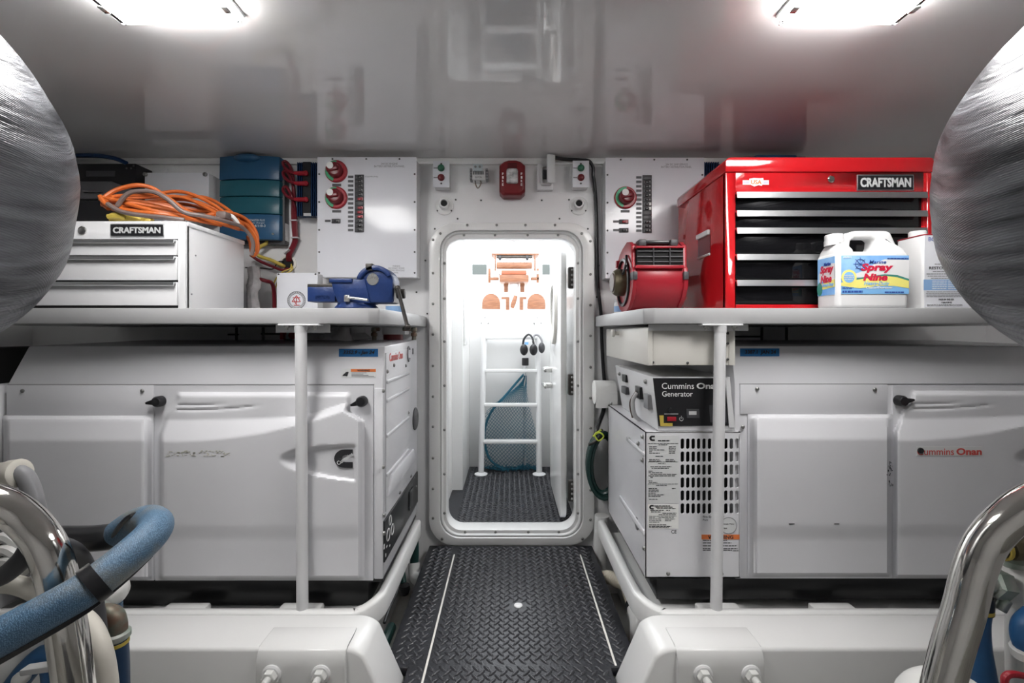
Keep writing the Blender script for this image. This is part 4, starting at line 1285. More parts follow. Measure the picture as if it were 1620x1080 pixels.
DT = 1.53
t = thing('tool_chest', 'white three-drawer tool chest with black badge under an orange cord', 'tool chest', (-1.4, 1.7, ZS))
XTR = PX(293, DT)
XTL = XTR - 0.66
zt_ = PZ(350, DT)
obj('cabinet', MB().box(XTL, XTR, DT + .006, 1.87, ZS, zt_), 'powder', t, bevel=.004)
obj('front_frame', MB().box(PX(281.5, DT), XTR, DT, DT + .02, ZS, zt_).box(XTL, PX(281.5, DT), DT, DT + .02, PZ(378, DT), zt_), 'powder', t, bevel=.002)
obj('lid_edge', MB().box(XTR - .002, XTR + .003, DT + .01, 1.87, zt_ - .014, zt_ + .002), 'powder', t, bevel=.002)
for y0, y1 in ((379.5, 403.5), (405.5, 443), (446, 483)):
    d = obj('drawer', MB().box(XTL + .02, PX(280.5, DT), DT - .004, DT + .03, PZ(y1, DT), PZ(y0, DT)), 'powder', t, bevel=.002)
    za = PZ(y0, DT)
    pr = [(DT - .004, za), (DT - .016, za - .002), (DT - .018, za - .012), (DT - .015, za - .014), (DT - .012, za - .006), (DT - .004, za - .006)]
    obj('drawer_pull', MB().prism(pr, 'x', XTL + .02, PX(280, DT)), 'alu', d)
obj('shadow_gap', MB().box(XTL + .02, PX(281, DT), DT + .004, DT + .0061, ZS, PZ(378, DT)), 'dark', t)
plate_text(t, 'CRAFTSMAN', 174, 259, 354, 374, DT)
obj('lock', MB().lathe([(.014, 0), (.014, .004), (.009, .007)], P(131, 364.5, DT), (0, -1, 0), 20), 'steel', t)
obj('rivet', MB().lathe([(.003, 0), (.003, .002)], (XTR, 1.56, PZ(464, DT)), (1, 0, 0), 8), 'grey', t)
obj('rivet', MB().lathe([(.003, 0), (.003, .002)], (XTR, 1.58, PZ(400, DT)), (1, 0, 0), 8), 'grey', t)

# orange extension cord heaped on the chest
def heap(A, B, n, wid, hgt, r, seed, sag=0.0, jit=.014):
    """one continuous cord in n long loops from A to B"""
    rnd = random.Random(seed)
    pts = []
    ax = B - A
    for k in range(n):
        w = wid * rnd.uniform(.45, 1)
        h = hgt * rnd.uniform(.15, 1)
        e0, e1 = rnd.uniform(-.04, .10), rnd.uniform(-.02, .10)
        y = rnd.uniform(-.05, .05)
        for u, v in ((e0 + .02, 0.1), (.25, .75), (.5, 1), (.75, .7), (1 - e1, 0.1), (.8, -.45), (.5, -.55), (.22, -.4)):
            p = A + ax * u
            bump = math.sin(math.pi * max(0, min(1, u)))
            p = p + Vector((rnd.uniform(-jit, jit), y + v * w * .5 + rnd.uniform(-jit, jit), (h if v > 0 else h * .25) * bump + rnd.uniform(0, jit)))
            pts.append(p)
    return pts
ex = thing('extension_cord', 'orange extension cord heaped in loops on the white tool chest', 'extension cord', (-1.2, 1.72, zt_))
pA, pB = P(162, 328, 1.62), P(380, 362, 1.80)
pA.z = max(pA.z, zt_ + .012); pB.z = zt_ + .03
ZT0 = zt_ + .011
def above(pts):
    out = []
    for p in pts:
        lim = ZT0 if p.x < XTR + .012 else -9
        out.append(Vector((p.x, p.y, max(p.z, lim))))
    return out
cord = MB()
main = above(heap(pA + Vector((0, 0, .0)), pB, 10, .20, .13, .006, 11))
cord.tube(above(catmull(main, 6)), .0068, 8)
obj('cord_loops', cord, 'orange', ex)
# long top strands and the bundle hanging over the end of the chest
arc = above([P(172, 330, 1.58), P(163, 322, 1.59), P(166, 312, 1.60), P(185, 300, 1.62), P(215, 293, 1.64), P(240, 297, 1.66), P(265, 312, 1.68), P(290, 330, 1.70), P(320, 345, 1.74), P(360, 350, 1.78), P(385, 358, 1.82)])
obj('cord_strand', MB().tube(arc, .0075, 8, smooth=6), 'orange', ex)
arc = above([P(166, 313, 1.58), P(200, 322, 1.58), P(250, 335, 1.60), P(300, 343, 1.66), P(345, 352, 1.74)])
obj('cord_strand', MB().tube(arc, .0075, 8, smooth=6), 'orange', ex)
arc = above([P(158, 310, 1.575), P(170, 324, 1.57), P(210, 334, 1.57), P(260, 339, 1.59), P(310, 348, 1.67), P(350, 356, 1.75)])
obj('cord_strand', MB().tube(arc, .0075, 8, smooth=6), 'orange', ex)
hb = MB()
rnd = random.Random(4)
for k in range(8):
    o1, o2 = rnd.uniform(-6, 8), rnd.uniform(-8, 8)
    dd = 1.86 + rnd.uniform(-.01, .03)
    hb.tube(catmull(above([P(330 + o1 * 2, 346 + o2 * .6, 1.75), P(360 + o1, 342 + o2, 1.80), P(385 + o1, 352 + o2, 1.87), P(402 + o1 * .6, 372 + o2, 1.895), P(404 + o1 * .5, 392 + o2, 1.90), P(396 + o1 * .5, 398 + o2, 1.90), P(393 + o1 * .3, 380 + o2, 1.90)]), 6), .0068, 8)
obj('hanging_loops', hb, 'orange', ex)
obj('cable_tie', MB().tube(above([P(352, 338, 1.74), P(366, 342, 1.75), P(374, 350, 1.77), P(378, 360, 1.79)]), .009, 6, smooth=4), 'paper', ex)
obj('plug', MB().pbox(340, 357, 333, 345, 1.70, 1.74), 'brown', ex, bevel=.008)
br = above([P(185, 326, 1.56), P(205, 305, 1.56), P(240, 303, 1.57), P(265, 315, 1.58), P(290, 335, 1.60), P(325, 342, 1.64), P(350, 348, 1.68), P(384, 360, 1.78), P(400, 382, 1.82), P(398, 404, 1.83)])
br2 = above([P(170, 322, 1.539), P(190, 334, 1.539), P(220, 340, 1.539), P(260, 344, 1.541), P(292, 348, 1.56)])
bc = thing('flex_cord', 'grey-brown flex tangled through the orange cord on the white chest', 'cord', (-1.2, 1.7, zt_))
obj('strand', MB().tube(br, .0075, 8, smooth=6), 'brown', bc)
obj('strand', MB().tube(br2, .0075, 8, smooth=6), 'brown', bc)
# yellow gloves
gl = thing('rubber_gloves', 'yellow rubber gloves lying on the white tool chest by the orange cord', 'gloves', P(205, 352, 1.56))
for k, (a, b, y) in enumerate(((172, 200, 343), (182, 225, 346), (176, 215, 349), (195, 240, 348))):
    obj('glove_finger', MB().tube(above([P(a, y, 1.555 + .012 * k), P((a + b) / 2, y - 2, 1.555 + .012 * k), P(b, y + 2, 1.56 + .012 * k)]), [.010, .012, .012, .008], 8, smooth=3), 'yellow', gl)
obj('glove_palm', MB().sphere(P(222, 347, 1.60), (.045, .03, .012), 14, 8), 'yellow', gl)

# black cases at the left end
t = thing('equipment_case', 'ribbed black plastic case standing on the shelf behind the white chest', 'case', P(150, 340, 1.92))
D = 1.90
obj('lower_shell', MB().box(PX(60, D), PX(192, D), D, D + .17, ZS + .0, PZ(316, D)), 'black', t, bevel=.01)
obj('upper_shell', MB().box(PX(62, D), PX(176, D), D + .003, D + .165, PZ(315, D), PZ(285, D)), 'dgrey', t, bevel=.012)
obj('latch_rib', MB().pbox(130, 160, 300, 304, D - .006, D + .01), 'dgrey', t, bevel=.002)
t = thing('black_box', 'tall black box with a dark blue strap, on the wall behind the black case', 'box', P(160, 330, DW))
D = 2.14
obj('body', MB().pbox(70, 215, 258.5, 340, D, DW), 'black', t, bevel=.004)
obj('recess', MB().pbox(136, 182, 270, 279, D - .002, D), 'dgrey', t, bevel=.001)
for x, y in ((200, 266), (207, 266), (211, 262)): link('screw', SCREW, P(x, y, D - .002), t)
obj('strap', MB().tube([P(110, 246, D + .02), P(150, 246, D + .01), P(180, 250, D), P(200, 258, D)], .010, 8, smooth=6), 'fin', t)
t = thing('junction_box', 'white wall junction box behind the orange cord, left of the blue charger', 'junction box', P(280, 345, DW))
D = 2.15
obj('body', MB().pbox(229.5, 330, 273.5, 350, D + .004, DW), 'powder', t, bevel=.003)
obj('cover', MB().pbox(229, 330.5, 273, 350.5, D, D + .004), 'panel', t, bevel=.001)
for x in (230.5, 325): obj('bolt', MB().lathe([(.010, 0), (.010, .006), (.006, .010)], P(x, 276, D), (0, -1, 0), 14), 'bolt', t)
ptext('maker_print', 'multiplus', 266, 300, 311, 317, D, 'lblue2', t, shear=.15)
obj('stub_bracket', MB().pbox(240, 262, 266, 273, DW - .02, DW), 'powder', t, bevel=.004)

# blue battery charger
DCh = 2.165
t = thing('battery_charger', 'blue and teal four-tier battery charger on the wall', 'battery charger', P(398, 385, DW))
obj('chassis', MB().box(PX(347, DCh), PX(444, DCh) + .004, DCh + .03, DW, PZ(384, DCh), PZ(253, DCh)), 'dgrey', t, bevel=.004)
xs = [346, 365, 385, 405, 425, 441]
def tier(y0, y1, m, top_bow=0.0, proud=0.0):
    loops = []
    def bow(k): return .016 * (1 - (2 * k - 1) ** 2) + proud
    fr, tp_ = [], []
    for i, x in enumerate(xs):
        k = i / 5
        fr.append((PX(x, DCh), DCh + .004 - bow(k), PZ(y1, DCh)))
        tp_.append((PX(x, DCh), DCh + .004 - bow(k) + .004, PZ(y0, DCh)))
    xe = PX(441, DCh)
    bk0 = [(xe + .006, DCh + .045, PZ(y1, DCh)), (PX(346, DCh), DCh + .045, PZ(y1, DCh))]
    bk1 = [(xe + .006, DCh + .045, PZ(y0, DCh)), (PX(346, DCh), DCh + .045, PZ(y0, DCh))]
    return obj('front_tier', MB().loops([fr + bk0, tp_ + bk1], cap0=True, cap1=True), m, t, bevel=.002)
tier(247, 284, 'cblue')
tier(285, 310.5, 'cteal')
tier(311.5, 338, 'cteal')
tier(339, 379, 'cblue')
obj('display_hood', MB().sphere(P(391, 250, DCh - .006), (.062, .026, .020), 24, 12), 'cblue', t)
for x in (377, 384, 391, 398): obj('indicator', MB().sphere(P(x, 246.5, DCh - .025), .0022, 8, 6), 'white', t)
ptext('charger_print', 'CHARGEMASTER PLUS', 381, 419, 346.5, 349.8, DCh - .010, 'label', t)
ptext('charger_print', 'automatic charger', 386, 419, 351.3, 354, DCh - .010, 'label', t)
ptext('charger_print', '24/110-3', 400, 420, 355, 359, DCh - .010, 'label', t, bold=.01)
obj('cover_bolt', MB().lathe([(.006, 0), (.005, .004)], P(432, 370, DCh), (0, -1, 0), 12), 'steel', t)
obj('side_label', MB().box(PX(444, DCh) + .004, PX(444, DCh) + .005, DCh + .036, DW - .006, PZ(378, DCh), PZ(350, DCh)), 'lgrey', t)
obj('gland', MB().cyl(P(432, 383, DCh + .052), P(432, 388, DCh + .052), .012, n=14), 'ghose', t)

# finned isolator with red cables
DI = 2.19
t = thing('battery_isolator', 'blue-black finned battery isolator with red boots beside the blue charger', 'isolator', P(486, 345, DW))
obj('base_plate', MB().pbox(470, 501.5, 258, 342, DI + .02, DW), 'fin', t)
for i, x in enumerate((470, 473.2, 476.4, 492, 495, 498, 501)): obj('fin', MB().pbox(x, x + 1.3, 256.5, 341, DI - .02, DI + .02), 'fin', t)
obj('centre_block', MB().pbox(479, 491.5, 256, 338, DI - .02, DI + .02), 'black', t)
obj('label', MB().pbox(480, 492, 337, 341.5, DI - .021, DI - .02), 'lgrey', t)
cab = thing('battery_cables', 'bundle of dark red battery cables looping from the isolator into the wall hole', 'cables', P(462, 420, DW))
for k, y in enumerate((274, 290, 315.5)):
    ends = P(484, y, DI - .03)
    obj('boot', MB().lathe([(.010, 0), (.012, .006), (.012, .016), (.008, .02)], ends + Vector((0, .012, 0)), (0, -1, 0), 14).tube([ends, P(472, y, DI - .03), P(466, y - .5, DI - .03)], [.011, .010, .008], 10), 'redplastic', cab)
    x2 = 463 + k * 2.2
    path = [P(468, y, DI - .03), P(458, y - 3, DI - .03), P(450, y - 10, DI - .03), P(448, y - 17, DI - .02), P(453, y - 20 + (k == 0) * 2, DI - .015), P(460, y - 8, DI - .015), P(464 + k, y + 12, DI),
            P(x2, 335, DI + .01), P(x2 + 1, 360, DI + .02), P(x2 + 2, 380, DI + .025), P(x2 - 4, 395, DI + .03), P(x2 - 8, 403, DI + .03), P(x2 - 8, 412, DI + .05)]
    obj('cable', MB().tube(path, .0075, 8, smooth=5), 'cablered', cab)
for x, y, a in ((465.6, 349, 0), (467, 376, 0), (454, 398, 40)): obj('cable_tie', MB().box(-.0165, .0165, -.014, .014, -.0025, .0025).rot(-a, 'Y', (0, 0, 0)).xf(Matrix.Translation(P(x, y, DI + .015))), 'lgrey', cab)
gr = thing('wall_grommet', 'round cream-rimmed cable hole in the wall under the red cables', 'grommet', P(456, 428, DW))
obj('rim', MB().lathe([(.042, 0), (.042, .006), (.031, .008), (.030, .0)], P(456, 417, DW), (0, -1, 0), 28, cap=False), 'cream', gr)
obj('dark_bore', MB().lathe([(.030, 0), (.030, .001)], P(456, 417, DW), (0, -1, 0), 28), 'dark', gr)
o = obj('yellow_cable', MB().tube([P(424, 378, DI + .015), P(421, 385, DI + .005), P(412, 390, DI), P(406, 398, DI), P(410, 405, DI + .005), P(428, 411, DI + .015), P(443, 418, DI + .025), P(449.5, 421, DI + .047)], .0085, 10, smooth=6), 'yellow')
tag(o, 'yellow cable curving from under the blue charger to the wall hole', 'cable')
o = obj('red_cable', MB().tube([P(396, 403, DI), P(411, 413, DI + .01), P(430, 421, DI + .015), P(446, 427, DI + .022), P(453, 426, DI + .03), P(456, 425, DI + .047)], .007, 8, smooth=5), 'cablered')
tag(o, 'dark red cable running below the yellow cable to the wall hole', 'cable')
wr = thing('thin_wires', 'thin yellow and black wires dropping from the wall hole to the shelf', 'wires', P(434, 486, DI))
obj('wire', MB().tube([P(461, 418, DI + .045), P(459, 425, DI + .01), P(447, 430, DI - .005), P(436, 442, DI - .005), P(431, 460, DI), P(434, 480, DI), P(437, 496, DI)], .0035, 6, smooth=5), 'yellow', wr)
obj('wire', MB().tube([P(463, 421, DI + .045), P(461, 428, DI + .01), P(449, 434, DI - .008), P(439, 446, DI - .008), P(435, 465, DI), P(437, 496, DI)], .003, 6, smooth=5), 'yellow', wr)
obj('wire', MB().tube([P(388, 423, DW - .006), P(415, 424, DW - .005), P(432, 425, DW - .005), P(439, 415, DW - .012), P(445, 413, DW - .013), P(448.5, 414, DW - .002)], .003, 6, smooth=5), 'black', wr)
tb = thing('taped_bundle', 'clear-taped cable bundle with red lead beside the white tool chest', 'cable bundle', P(402, 487, 2.0))
obj('wrap', MB().tube([P(401, 424, 2.06), P(403, 445, 2.05), P(399, 465, 2.05), P(402, 494, 2.05)], [.026, .030, .024, .028], 10, smooth=4), 'tapegrey', tb)
obj('red_lead', MB().tube([P(405, 440, 2.05), P(420, 444, 2.06), P(431, 449, 2.1), P(434, 470, 2.13), P(434, 496, 2.13)], .009, 8, smooth=4), 'cablered', tb)

# small white panel with round red emblem
D = 2.06
t = thing('small_panel', 'small white wall cabinet with a round red triangle emblem behind the vise', 'cabinet', (PX(470, D), DW, ZS))
obj('body', MB().box(PX(438.5, D), PX(502, D), D + .003, DW - .12, ZS, PZ(432, D)), 'powder', t, bevel=.003)
obj('cover', MB().box(PX(438, D), PX(502.5, D), D, D + .003, ZS + .001, PZ(431.5, D)), 'panel', t)
copies('screw', SCREW, [P(440.5, 433.5, D - .0015), P(499, 433.5, D - .0015)], t)
c = P(469, 475, D - .0006)
for r, w in ((.040, .0012), (.031, .0008)):
    obj('emblem_ring', MB().tube([c + Vector((r * math.cos(R(a)), 0, r * math.sin(R(a)))) for a in range(0, 360, 12)], w, 4, closed=True), 'ink', t)
for r in (.0355,):
    ring = MB()
    for a in range(0, 360, 12):
        q = c + Vector((r * math.cos(R(a)), 0, r * math.sin(R(a))))
        ring.add(*(lambda b: (b.v, b.f))(MB().box(-.002, .002, -.0005, .0005, -.0022, .0022).rot(-a, 'Y', (0, 0, 0)).xf(Matrix.Translation(q))))
    obj('emblem_print', ring, 'inkgrey', t)
em_ = MB()
for a, b in (((-.020, -.006), (.0, .022)), ((.0, .022), (.018, -.006)), ((-.020, -.006), (.018, -.006)), ((-.016, .012), (.016, .012)), ((0, .012), (0, -.022)), ((-.012, -.022), (.014, -.022)), ((-.010, .002), (-.004, -.016))):
    em_.tube([c + Vector((a[0], 0, a[1])), c + Vector((b[0], 0, b[1]))], .0018, 4)
obj('emblem', em_, 'brandred', t)

# blue bench vise
DV = 1.58
sv = DV / F
t = thing('bench_vise', 'blue bench vise bolted to the end of the white shelf', 'vise', (PX(560, DV), DV, ZS))
def vz(y): return PZ(y, DV)
def vx(x): return PX(x, DV)
zb = ZS
obj('swivel_base', MB().lathe([(.075, 0), (.075, .012), (.066, .020), (.066, .026)], (vx(556), DV + .055, zb), (0, 0, 1), 28), 'vise', t, bevel=.002)
obj('fixed_body', MB().prism([(vx(534), zb + .024), (vx(586), zb + .024), (vx(584), vz(470)), (vx(577), vz(441)), (vx(522), vz(441)), (vx(527), vz(462))], 'y', DV, DV + .11), 'vise', t, bevel=.006)
obj('anvil_pad', MB().pbox(520, 557, 440, 447, DV - .006, DV + .11), 'vise', t, bevel=.004)
sb = obj('slide_bar', MB().pbox(486, 530, 453.5, 477, DV + .02, DV + .09), 'vise', t, bevel=.003)
obj('slide_top', MB().pbox(486, 528, 449, 455, DV + .022, DV + .088), 'iron', t, bevel=.002)
jaw = []
for a in range(0, 181, 12): jaw.append((vx(592.5) + .064 * math.cos(R(a)), vz(447) + .060 * math.sin(R(a))))
jaw = [(vx(621), vz(478.5)), (vx(621), vz(447))] + jaw[1:-1] + [(vx(564), vz(447)), (vx(575), vz(447)), (vx(581), vz(478.5))]
obj('moving_jaw', MB().prism(jaw, 'y', DV + .005, DV + .105), 'vise', t, bevel=.008)
band = [(vx(592.5) + .065 * math.cos(R(a)), vz(447) + .061 * math.sin(R(a))) for a in range(25, 166, 10)] + [(vx(592.5) + .048 * math.cos(R(a)), vz(447) + .044 * math.sin(R(a))) for a in range(165, 24, -10)]
obj('jaw_rim', MB().prism(band, 'y', DV - .004, DV + .10), 'vise', t, bevel=.004)
obj('jaw_bore', MB().lathe([(.022, 0), (.020, .003)], (vx(589), DV + .006, vz(441.5)), (0, -1, 0), 24), 'steel', t)
obj('jaw_insert', MB().pbox(578, 589, 416.5, 428, DV - .004, DV + .10), 'iron', t, bevel=.002)
obj('neck', MB().prism([(vx(560), vz(441)), (vx(577), vz(441)), (vx(592), vz(430)), (vx(575), vz(430))], 'y', DV + .01, DV + .1), 'vise', t, bevel=.005)
obj('screw_collar', MB().pbox(620, 626, 450, 479, DV + .02, DV + .08), 'lgrey', t, bevel=.004)
sh_ = obj('screw_head', MB().cyl((vx(619), DV + .04, vz(463)), (vx(637), DV + .04, vz(463)), .017, n=18), 'iron', t, bevel=.003)
hp0, hp1 = P(629, 456, DV + .01), P(645, 517, DS - .05)
obj('handle_bar', MB().cyl(hp0, hp1, .0065), 'iron', t)
for p in (hp0, hp1): obj('handle_ball', MB().sphere(p, .0105, 14, 10), 'iron', t)
obj('lock_bolt', MB().cyl((vx(551), DV - .012, zb + .028), (vx(551), DV - .012, vz(467)), .010), 'steel', t, bevel=.002)
obj('lock_lever', MB().cyl(P(548, 470, DV - .012), P(582, 474.5, DV - .03), .005), 'steel', t)
ptext('cast_lettering', 'RECORD', 499, 521, 467, 472, DV + .02, 'vise', t, depth=.003)

# labelled jar on the shelf end
def jar(x, lab):
    D = 2.05
    t = thing('jar', lab, 'jar', (PX(x, D), D, ZS))
    obj('body', MB().lathe([(.036, 0), (.038, .004), (.038, .05), (.034, .06)], (PX(x, D), D, ZS), (0, 0, 1), 22), 'white', t)
    obj('label_band', MB().lathe([(.0385, .015), (.0385, .04)], (PX(x, D), D, ZS), (0, 0, 1), 22, cap=False), 'canblue', t)
    obj('lid', MB().lathe([(.037, .058), (.037, .068), (.034, .070)], (PX(x, D), D, ZS), (0, 0, 1), 22), 'lgrey', t)
jar(624, 'small white jar with blue band on the shelf beside the vise')
jar(985, 'small white jar with blue band on the shelf behind the red blower')

# ------------------------------------------------------------------ things on the right shelf
DR = 1.60
def rx(x): return PX(x, DR)
def rz(y): return PZ(y, DR)
t = thing('tool_chest', 'red tool chest with black drawers and long aluminium pulls', 'tool chest', (rx(1310), 1.8, ZS))
X0, X1, YB = rx(1148), rx(1474), 2.05
obj('side_panel', MB().box(X0, X0 + .012, DR + .004, YB, ZS, rz(273)), 'red', t, bevel=.003)
obj('side_panel', MB().box(X1 - .012, X1, DR + .004, YB, ZS, rz(273)), 'red', t, bevel=.003)
obj('cabinet_back', MB().box(X0 + .012, X1 - .012, YB - .01, YB, ZS, rz(273)), 'red', t)
obj('front_frame', MB().box(X0, rx(1163.5), DR, DR + .02, ZS, rz(273)).box(rx(1461), X1, DR, DR + .02, ZS, rz(273)).box(rx(1163.5), rx(1461), DR, DR + .02, rz(303), rz(273)).box(rx(1163.5), rx(1461), DR, DR + .02, ZS, rz(481.5)), 'red', t, bevel=.0015)
# lid with a rounded left/right shoulder
lidp = [(X0 - .004, rz(272.5)), (X0 - .004, rz(256)), (X0 + .004, rz(251)), (X0 + .014, rz(249.5)), (X1 - .012, rz(249.5)), (X1, rz(251)), (X1 + .004, rz(256)), (X1 + .004, rz(272.5))]
obj('lid', MB().prism(lidp, 'y', DR - .006, YB + .004), 'red', t, bevel=.003)
ys = [304, 333, 360, 401.5, 442, 482]
for k in range(5):
    y0, y1 = ys[k], ys[k + 1]
    d = obj('drawer', MB().box(rx(1164), rx(1460.5), DR + .006, DR + .03, rz(y1 - 1.5), rz(y0 + 1)), 'gloss', t, bevel=.002)
    za, h = rz(y0), .024
    pr = [(DR + .008, za), (DR - .014, za - .003), (DR - .017, za - h), (DR - .013, za - h), (DR - .008, za - .008), (DR + .008, za - .006)]
    obj('drawer_pull', MB().prism(pr, 'x', rx(1163), rx(1461.5)), 'alu', d)
obj('drawer_void', MB().box(rx(1163.5), rx(1461), DR + .03, DR + .05, ZS + .005, rz(303)), 'dark', t)
plate_text(t, 'CRAFTSMAN', 1356, 1446, 276, 301, DR)
obj('lock', MB().lathe([(.0125, 0), (.0125, .006), (.009, .009)], P(1313.5, 284, DR), (0, -1, 0), 22), 'chrome', t)
obj('flag_sticker', MB().pbox(1175, 1216.5, 285, 292, DR - .0008, DR), 'label', t)
obj('sticker_map', MB().prism([(rx(x), rz(y)) for x, y in ((1185, 283), (1192, 281.5), (1202, 282), (1207, 281.5), (1208, 287), (1205, 294), (1200, 293), (1193, 295), (1187, 292))], 'y', DR - .0014, DR - .0006), 'white', t)
ptext('sticker_print', 'USA', 1188, 1205, 284.5, 291.5, DR - .0014, 'warn', t, bold=.03)
obj('sticker_stripe', MB().pbox(1176, 1185, 286.5, 290.5, DR - .0011, DR - .0007).pbox(1208, 1215.5, 286.5, 290.5, DR - .0011, DR - .0007), mat('pale_violet', (.45, .42, .72), .5), t)
# recessed side handle
ya, yb, za, zb_ = 1.70, 1.82, rz(388), rz(350)
obj('side_handle_grip', MB().box(X0 - .012, X0, 1.72, 1.83, 1.405, 1.425), 'label', t, bevel=.004)
obj('side_handle_recess', MB().box(X0 - .002, X0 + .001, 1.72, 1.83, 1.335, 1.405), 'darkred', t)
obj('side_handle_lip', MB().box(X0 - .006, X0, 1.72, 1.83, 1.327, 1.336), 'label', t, bevel=.002)
obj('lid_bracket', MB().box(X0 - .002, X0, 1.98, 1.985, 1.44, 1.46), 'darkred', t)

# dark blue lid lying on the chest / behind it
t = thing('finned_isolator', 'dark blue finned unit half hidden behind the red tool chest', 'isolator', P(1150, 300, DW))
for k in range(7): obj('fin', MB().pbox(1114 + k * 3.6, 1115.6 + k * 3.6, 256, 340, 2.16, 2.21), 'fin', t)
obj('back_plate', MB().pbox(1113, 1141, 259.5, 341, 2.21, DW), 'fin', t)
t = thing('battery_charger', 'blue charger top just showing above the red tool chest', 'battery charger', P(1222, 300, DW))
obj('chassis', MB().pbox(1178, 1277, 248, 380, 2.13, DW), 'dgrey', t, bevel=.004)
obj('front_tier', MB().pbox(1177, 1276, 247, 284, 2.105, 2.14), 'cblue', t, bevel=.006)
obj('front_tier', MB().pbox(1177, 1276, 285, 379, 2.108, 2.14), 'cteal', t, bevel=.006)
obj('display_hood', MB().pbox(1196, 1262, 244, 250, 2.10, 2.14), 'cblue', t, bevel=.01)

# red blower
DBl = 1.72
def bx_(x): return PX(x, DBl)
t = thing('blower', 'red portable blower with dark outlet grille beside the red tool chest', 'blower', (bx_(1045), DBl + .1, ZS))
zz = ZS
def snail(k=1.0, rim=0.0):
    cy, cz = DBl + .135, zz + .135
    pts = []
    # outlet mouth faces the viewer, at the top; scroll turns round below
    pts += [(DBl + .02 - rim, PZ(421, DBl) - rim * .3), (DBl + .025 - rim, PZ(389, DBl) + rim), (DBl + .05, PZ(381, DBl) + rim), (DBl + .09, PZ(378, DBl) + rim)]
    for a in range(80, -181, -20): pts.append((cy + (.135 + rim) * math.cos(R(a)), cz + (.128 + rim) * math.sin(R(a))))
    pts += [(DBl + .012 - rim, zz + .17)]
    return [(y, max(z, zz + .001)) for y, z in pts]
sp = snail()
obj('drum', MB().prism(sp, 'x', bx_(1006), bx_(1083)), 'redplastic', t, bevel=.002)
for a, b in ((1001, 1007), (1082, 1089)):
    obj('side_plate', MB().prism(snail(1, .006), 'x', bx_(a), bx_(b)), 'redplastic', t, bevel=.003)
obj('outlet', MB().pbox(1008, 1081, 391.5, 420, DBl + .004, DBl + .03), 'dark', t)
obj('outlet_frame', MB().pbox(1006, 1083, 388.5, 392, DBl - .006, DBl + .02).pbox(1006, 1083, 419, 424, DBl - .008, DBl + .02), 'redplastic', t, bevel=.002)
for y in (397.5, 406, 414): obj('grille_bar', MB().cyl(P(1008, y, DBl), P(1081, y, DBl), .0028, n=8), 'dgrey', t)
for x in (1034, 1060): obj('grille_bar', MB().cyl(P(x, 391, DBl - .003), P(x, 420, DBl - .003), .0028, n=8), 'dgrey', t)
obj('handle', MB().pbox(1018, 1074, 379.5, 386, DBl + .02, DBl + .05), 'black', t, bevel=.006)
for x in (1011, 1061): obj('handle_mount', MB().pbox(x, x + 12, 378, 388.5, DBl + .01, DBl + .06), 'dgrey', t, bevel=.004)
for x in (1001, 1082): obj('clip', MB().pbox(x, x + 8, 429, 442, DBl - .010, DBl + .03), 'dgrey', t, bevel=.003)
cy, cz = DBl + .135, zz + .125
obj('motor', MB().lathe([(.055, 0), (.055, .03), (.045, .045)], (bx_(1001), cy, cz), (-1, 0, 0), 24), 'olive', t, bevel=.003)
obj('motor_cap', MB().lathe([(.040, .04), (.038, .05)], (bx_(1001), cy, cz), (-1, 0, 0), 24), 'brown', t)
obj('intake_ring', MB().lathe([(.098, 0), (.098, .008), (.088, .010), (.086, .0)], (bx_(1001), cy, cz), (-1, 0, 0), 28, cap=False), 'black', t)
obj('motor_cord', MB().tube([(bx_(999), cy - .06, cz + .10), (bx_(995), cy - .09, cz + .06), (bx_(994), cy - .05, cz + .03), (bx_(993), cy - .02, cz + .05)], .005, 8, smooth=5), 'black', t)
obj('red_toggle', MB().box(bx_(1001) - .016, bx_(1001), cy + .06, cy + .08, cz + .07, cz + .10), 'redplastic', t, bevel=.003)

# cleaner jug
DJ = 1.465
def jx(x): return PX(x, DJ)
def jz(y): return PZ(y, DJ)
t = thing('cleaner_jug', 'white jug of marine cleaner with blue and yellow label and moulded handle', 'jug', (jx(1382), DJ + .06, ZS))
x0, x1, y0, y1 = jx(1325), jx(1440), DJ, DJ + .105
def jl(z, ins, xa=x0, xb=x1): return [(p[0], p[1], z) for p in rrect(xa + ins, xb - ins, y0 + ins, y1 - ins, .018, 5)]
sect = [jl(ZS, .006), jl(ZS + .004, .001), jl(ZS + .012, 0), jl(jz(402), 0), jl(jz(399.5), .002), jl(jz(397.5), .006)]
obj('body', MB().loops(sect, cap0=True, cap1=True), 'white', t, angle=50)
